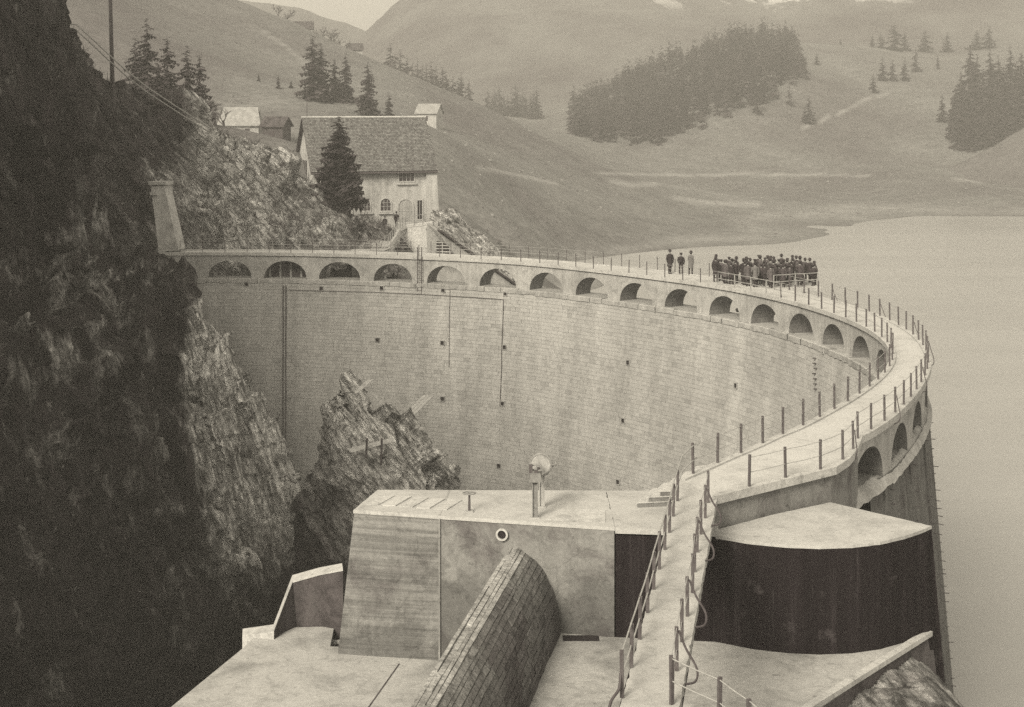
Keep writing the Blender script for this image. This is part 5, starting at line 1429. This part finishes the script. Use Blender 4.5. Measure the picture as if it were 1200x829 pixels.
for k in range(3):
    r = bpy.data.objects.new('bare_tree', None); COL.objects.link(r); r.empty_display_size = 0.5
    tk = MB(); tk.tube([(0, 0, -0.8), (0, 0, 3.2)], [0.30, 0.2], 6); link('trunk', tk.mesh('trunk', M['bark']), r)
    link('crown', bare_mesh(10, 70 + k), r); bare.append(r)
for k, (px, d, h) in enumerate(sorted(((376, 545, 13), (388, 548, 15), (398, 552, 13), (409, 560, 12), (384, 560, 14), (404, 556, 14), (335, 530, 11), (326, 528, 10), (457, 625, 16), (463, 620, 15), (370, 550, 11)))):
    g_ = on_ground(px, d); s = h / 10
    put(bare[k % 3], used, 'bare_tree', ORD[k] + ' leafless tree from the left on the crest by the farmhouse', g_, (s, s, s), k * 1.3, 'bare trees on the left crest')
for k, (px, d, h) in enumerate(sorted(((245, 205, 5), (252, 215, 5.5), (262, 225, 5), (206, 190, 4.5), (238, 195, 4), (225, 188, 4)))):
    g_ = on_ground(px, d); s = h / 10
    put(bare[k % 3], used, 'bare_tree', ORD[k] + ' leafless shrub from the left on the brow of the rocky slope', g_ , (s * 1.3, s * 1.3, s), k * 2.1, 'bare shrubs above the rocky slope')

# utility pole and the pipeline climbing the slope
pb_ = P(133, 122, 152); pt_ = P(129, -12, 150)
up_ = thing('utility_pole', 'tall dark timber pole on the slope at upper left', 'pole', pb_)
m = MB(); m.tube([pb_ - Vector((0, 0, 2.0)), pt_], [0.24, 0.17], 8); m.build('shaft', M['wood_dark'], up_)
m = MB(); m.beam(pt_ + Vector((-0.8, 0, -0.3)), pt_ + Vector((0.8, 0, -0.3)), 0.12, 0.14); m.build('cross_arm', M['wood_dark'], up_)
for k, (o1, lab) in enumerate(((0.0, 'pale upper pipe climbing the slope past the utility pole'), (0.35, 'pale lower pipe climbing the slope past the utility pole'))):
    pts = [P(78, 36, 148.5), P(91, 38, 148.5), P(110, 55, 148.5), P(130, 74, 148.8), P(152, 94, 149.5), P(175, 112, 151), P(215, 138, 155), P(250, 160, 159)]
    m = MB(); m.tube([p + Vector((-o1 * 0.6, -0.4, 0.7 - o1)) for p in pts], 0.07, 6); tag(m.build('pipe', M['wire']), lab, 'pipe', 'pipes on the slope')

# ================================================================== PEOPLE
def person_mesh(seed, coat_len, coat, stance=0.1, arm=0.0, lean=0.0):
    rnd = random.Random(seed); m_ = MB()
    hgt = 1.72
    for sx in (-1, 1):
        fy = stance * sx
        m_.tube([(sx * 0.10, fy + 0.02, 0.03), (sx * 0.10, fy * 0.8, 0.48), (sx * 0.09, 0, 0.92)], [0.058, 0.07, 0.095], 8)
        m_.tube([(sx * 0.10, fy + 0.05, 0.04), (sx * 0.11, fy - 0.16, 0.035)], [0.05, 0.04], 8)
    hem = 0.95 - coat_len
    m_.tube([(0, 0.01, hem), (0, 0.0, 0.95), (0, 0, 1.15), (0, 0.01, 1.36), (0, 0.015, 1.45)], [0.215 if coat_len > 0.2 else 0.17, 0.165, 0.17, 0.185, 0.10], 12)
    m_.tube([(-0.13, 0.01, 1.36), (0.13, 0.01, 1.36)], [0.105, 0.105], 10)
    for sx in (-1, 1):
        a = arm if sx > 0 else 0.0
        e = (sx * 0.27, 0.02 - 0.04, 1.10); w = (sx * (0.26 - 0.02), -0.06 - 0.26 * a, 0.86 + 0.2 * a)
        m_.tube([(sx * 0.19, 0.01, 1.39), e, w], [0.075, 0.062, 0.045], 8)
        hand = (w[0], w[1] - 0.02, w[2] - 0.10); m_.tube([w, hand], [0.04, 0.03], 6)
    m_.tube([(0, 0.01, 1.42), (0, -0.005, 1.53)], [0.062, 0.06], 8)
    m_.tube([(0, -0.01, 1.505), (0, -0.012, 1.56), (0, -0.008, 1.62), (0, 0.0, 1.69), (0, 0.0, 1.735)], [0.05, 0.078, 0.092, 0.085, 0.03], 10)
    m_.tube([(0, -0.09, 1.615), (0, -0.118, 1.595)], [0.02, 0.014], 5)
    me0 = m_.mesh('tmp', None); ob = bpy.data.objects.new('tmp', me0); COL.objects.link(ob)
    md = ob.modifiers.new('r', 'REMESH'); md.mode = 'VOXEL'; md.voxel_size = 0.024
    dg = bpy.context.evaluated_depsgraph_get(); me = bpy.data.meshes.new_from_object(ob.evaluated_get(dg)); bpy.data.objects.remove(ob); me.name = 'person'
    me.materials.clear()
    for x in (coat, M['skin'], COATS[0]): me.materials.append(x)
    co = np.empty(len(me.vertices) * 3); me.vertices.foreach_get('co', co); co = co.reshape(-1, 3)
    # lean the upper body a little forward
    k = np.clip((co[:, 2] - 0.95) / 0.8, 0, 1); co[:, 1] -= lean * k ** 1.4; me.vertices.foreach_set('co', co.ravel())
    idx = np.zeros(len(me.polygons), int); cen = np.empty(len(me.polygons) * 3); me.polygons.foreach_get('center', cen); cen = cen.reshape(-1, 3)
    idx[cen[:, 2] > 1.47] = 1; idx[(cen[:, 2] < 0.80 + 0.2 * arm) & (np.abs(cen[:, 0]) > 0.225) & (cen[:, 2] > 0.68)] = 1
    idx[(cen[:, 2] < hem + 0.02)] = 2
    idx[(cen[:, 2] > 1.535) & (cen[:, 1] > -0.045 - lean)] = 2; idx[cen[:, 2] > 1.64] = 2           # hair
    me.polygons.foreach_set('material_index', idx); me.polygons.foreach_set('use_smooth', [True] * len(me.polygons)); me.update()
    return me
def hat_mesh(kind):
    m_ = MB(); n = 14
    prof = {'bowler': [(0.150, 1.655), (0.155, 1.665), (0.105, 1.675), (0.103, 1.73), (0.085, 1.785), (0.04, 1.81), (0.002, 1.815)],
            'cap': [(0.105, 1.65), (0.135, 1.69), (0.13, 1.725), (0.07, 1.75), (0.002, 1.755)],
            'felt': [(0.165, 1.65), (0.17, 1.658), (0.106, 1.68), (0.102, 1.76), (0.09, 1.79), (0.05, 1.775), (0.002, 1.77)]}[kind]
    rings = [[(r * math.cos(2 * math.pi * k / n), r * 1.1 * math.sin(2 * math.pi * k / n), z) for k in range(n + 1)] for r, z in prof]
    m_.grid(rings)
    if kind == 'cap': m_.add([(-0.09, -0.12, 1.665), (0.09, -0.12, 1.665), (0.06, -0.20, 1.645), (-0.06, -0.20, 1.645)], [(0, 1, 2, 3)])
    m_.smooth = True; return m_.mesh('hat', M['hat'])
HATS = {k: hat_mesh(k) for k in ('bowler', 'cap', 'felt')}
VAR = []
for k, (cl, ct, st, ar, ln) in enumerate(((0.0, 1, 0.05, 0.0, 0.02), (0.42, 0, 0.06, 0.0, 0.0), (0.40, 2, 0.04, 0.6, 0.05), (0.0, 0, 0.10, 0.5, 0.06), (0.45, 3, 0.05, 0.0, 0.04), (0.38, 1, 0.08, 0.3, 0.0), (0.0, 2, 0.03, 0.0, 0.03), (0.43, 4, 0.06, 0.4, 0.02))):
    VAR.append(person_mesh(200 + k, cl, COATS[ct], st, ar, ln))
def person(loc, rz, var, hat, label, group, sc=1.0):
    o = link('person', VAR[var]); o.location = loc; o.rotation_euler = (0, 0, rz); o.scale = (sc, sc, sc); tag(o, label, 'person', group)
    h_ = link('hat', HATS[hat], o)
    if VAR[var]: h_.location.y = -(0.02, 0, 0.05, 0.06, 0.04, 0, 0.03, 0.02)[var] * 0.95
    return o
GR = 'people in the crowd on the dam'
singles = ((785, 321, 1, 'felt', 'person in a long dark coat, leftmost of the three standing apart', 1.08, 0.4), (798, 321.5, 3, 'cap', 'person in a short dark jacket between two in long coats', 0.96, 2.9), (809.5, 322.5, 7, 'bowler', 'person in a long grey coat leaning at the railing left of the crowd', 1.06, 2.2))
for px, py, va, ha, lab, sc, rz in singles:
    p = PZ(px, py, 0.0); person((p.x, p.y, 0.0), rz, va, ha, lab, 'people apart from the crowd', sc)
for px, py, va, ha, lab, d in ((451, 270.5, 1, 'felt', 'person in a dark coat walking on the path before the house', 186), (464.5, 266, 5, 'bowler', 'person standing by the parapet before the house door', 178)):
    p = P(px, py, d); zz = p.z
    person((p.x, p.y, zz), 0.2, va, ha, lab, 'people by the house', 1.0)
cpoly = [(834, 330), (838, 326.5), (870, 327.5), (900, 325), (930, 325.5), (957, 332.5), (957, 335), (930, 336.5), (905, 338), (880, 336.5), (850, 333)]
def in_poly(x, y, poly):
    c_ = False; j = len(poly) - 1
    for i in range(len(poly)):
        (xi, yi), (xj, yj) = poly[i], poly[j]
        if (yi > y) != (yj > y) and x < (xj - xi) * (y - yi) / (yj - yi) + xi: c_ = not c_
        j = i
    return c_
placed = []
rnd = random.Random(12)
tries = 0
while len(placed) < 66 and tries < 30000:
    tries += 1
    px, py = rnd.uniform(832, 958), rnd.uniform(324, 339)
    if not in_poly(px, py, cpoly): continue
    p = PZ(px, py, 0.03)
    if any((p.x - q.x) ** 2 + (p.y - q.y) ** 2 < (0.48 + 0.3 * rnd.random()) ** 2 for q in placed): continue
    placed.append(p)
xs_ = sorted(range(len(placed)), key=lambda i: placed[i].x / placed[i].y)
ctr = Vector((19.0, 115.0, 0))
for i, p in enumerate(placed):
    if i == xs_[0]: lab = 'leftmost person of the packed crowd on the dam'
    elif i == xs_[-1]: lab = 'rightmost person of the packed crowd, at the balcony corner'
    else: lab = 'person in dark coat and hat inside the packed crowd on the dam'
    r_ = math.hypot(p.x - CX, p.y - CY); zz = 0.03 if in_poly(p.x, p.y, BAL) else 0.0
    face = math.atan2(ctr.y + 3 - p.y, ctr.x + 1.5 - p.x) + math.pi / 2 + rnd.uniform(-0.7, 0.7)
    va = rnd.choice((0, 1, 2, 3, 5, 6, 0, 4, 4, 7, 2)); person((p.x, p.y, zz), face, va, rnd.choice(('bowler', 'felt', 'felt', 'cap', 'bowler')), lab, GR, rnd.uniform(0.86, 1.08))
print('crowd', len(placed))

# ------------------------------------------------------------------ haze
m = MB(); x0, x1, y0, y1, z0, z1 = -1900, 1900, -80, 1560, -60, 190
m.add([(x, y, z) for z in (z0, z1) for x, y in ((x0, y0), (x1, y0), (x1, y1), (x0, y1))], [(3, 2, 1, 0), (4, 5, 6, 7), (0, 1, 5, 4), (1, 2, 6, 5), (2, 3, 7, 6), (3, 0, 4, 7)])
hm_ = bpy.data.materials.new('haze_air'); hm_.use_nodes = True
hn = hm_.node_tree.nodes; hn.clear()
ho = hn.new('ShaderNodeOutputMaterial'); hv_ = hn.new('ShaderNodeVolumePrincipled')
hv_.inputs['Color'].default_value = (0.72, 0.715, 0.70, 1); hv_.inputs['Density'].default_value = 0.00074; hv_.inputs['Anisotropy'].default_value = 0.0
hm_.node_tree.links.new(hv_.outputs[0], ho.inputs['Volume'])
hz = m.build('haze', hm_); hz['kind'] = 'stuff'
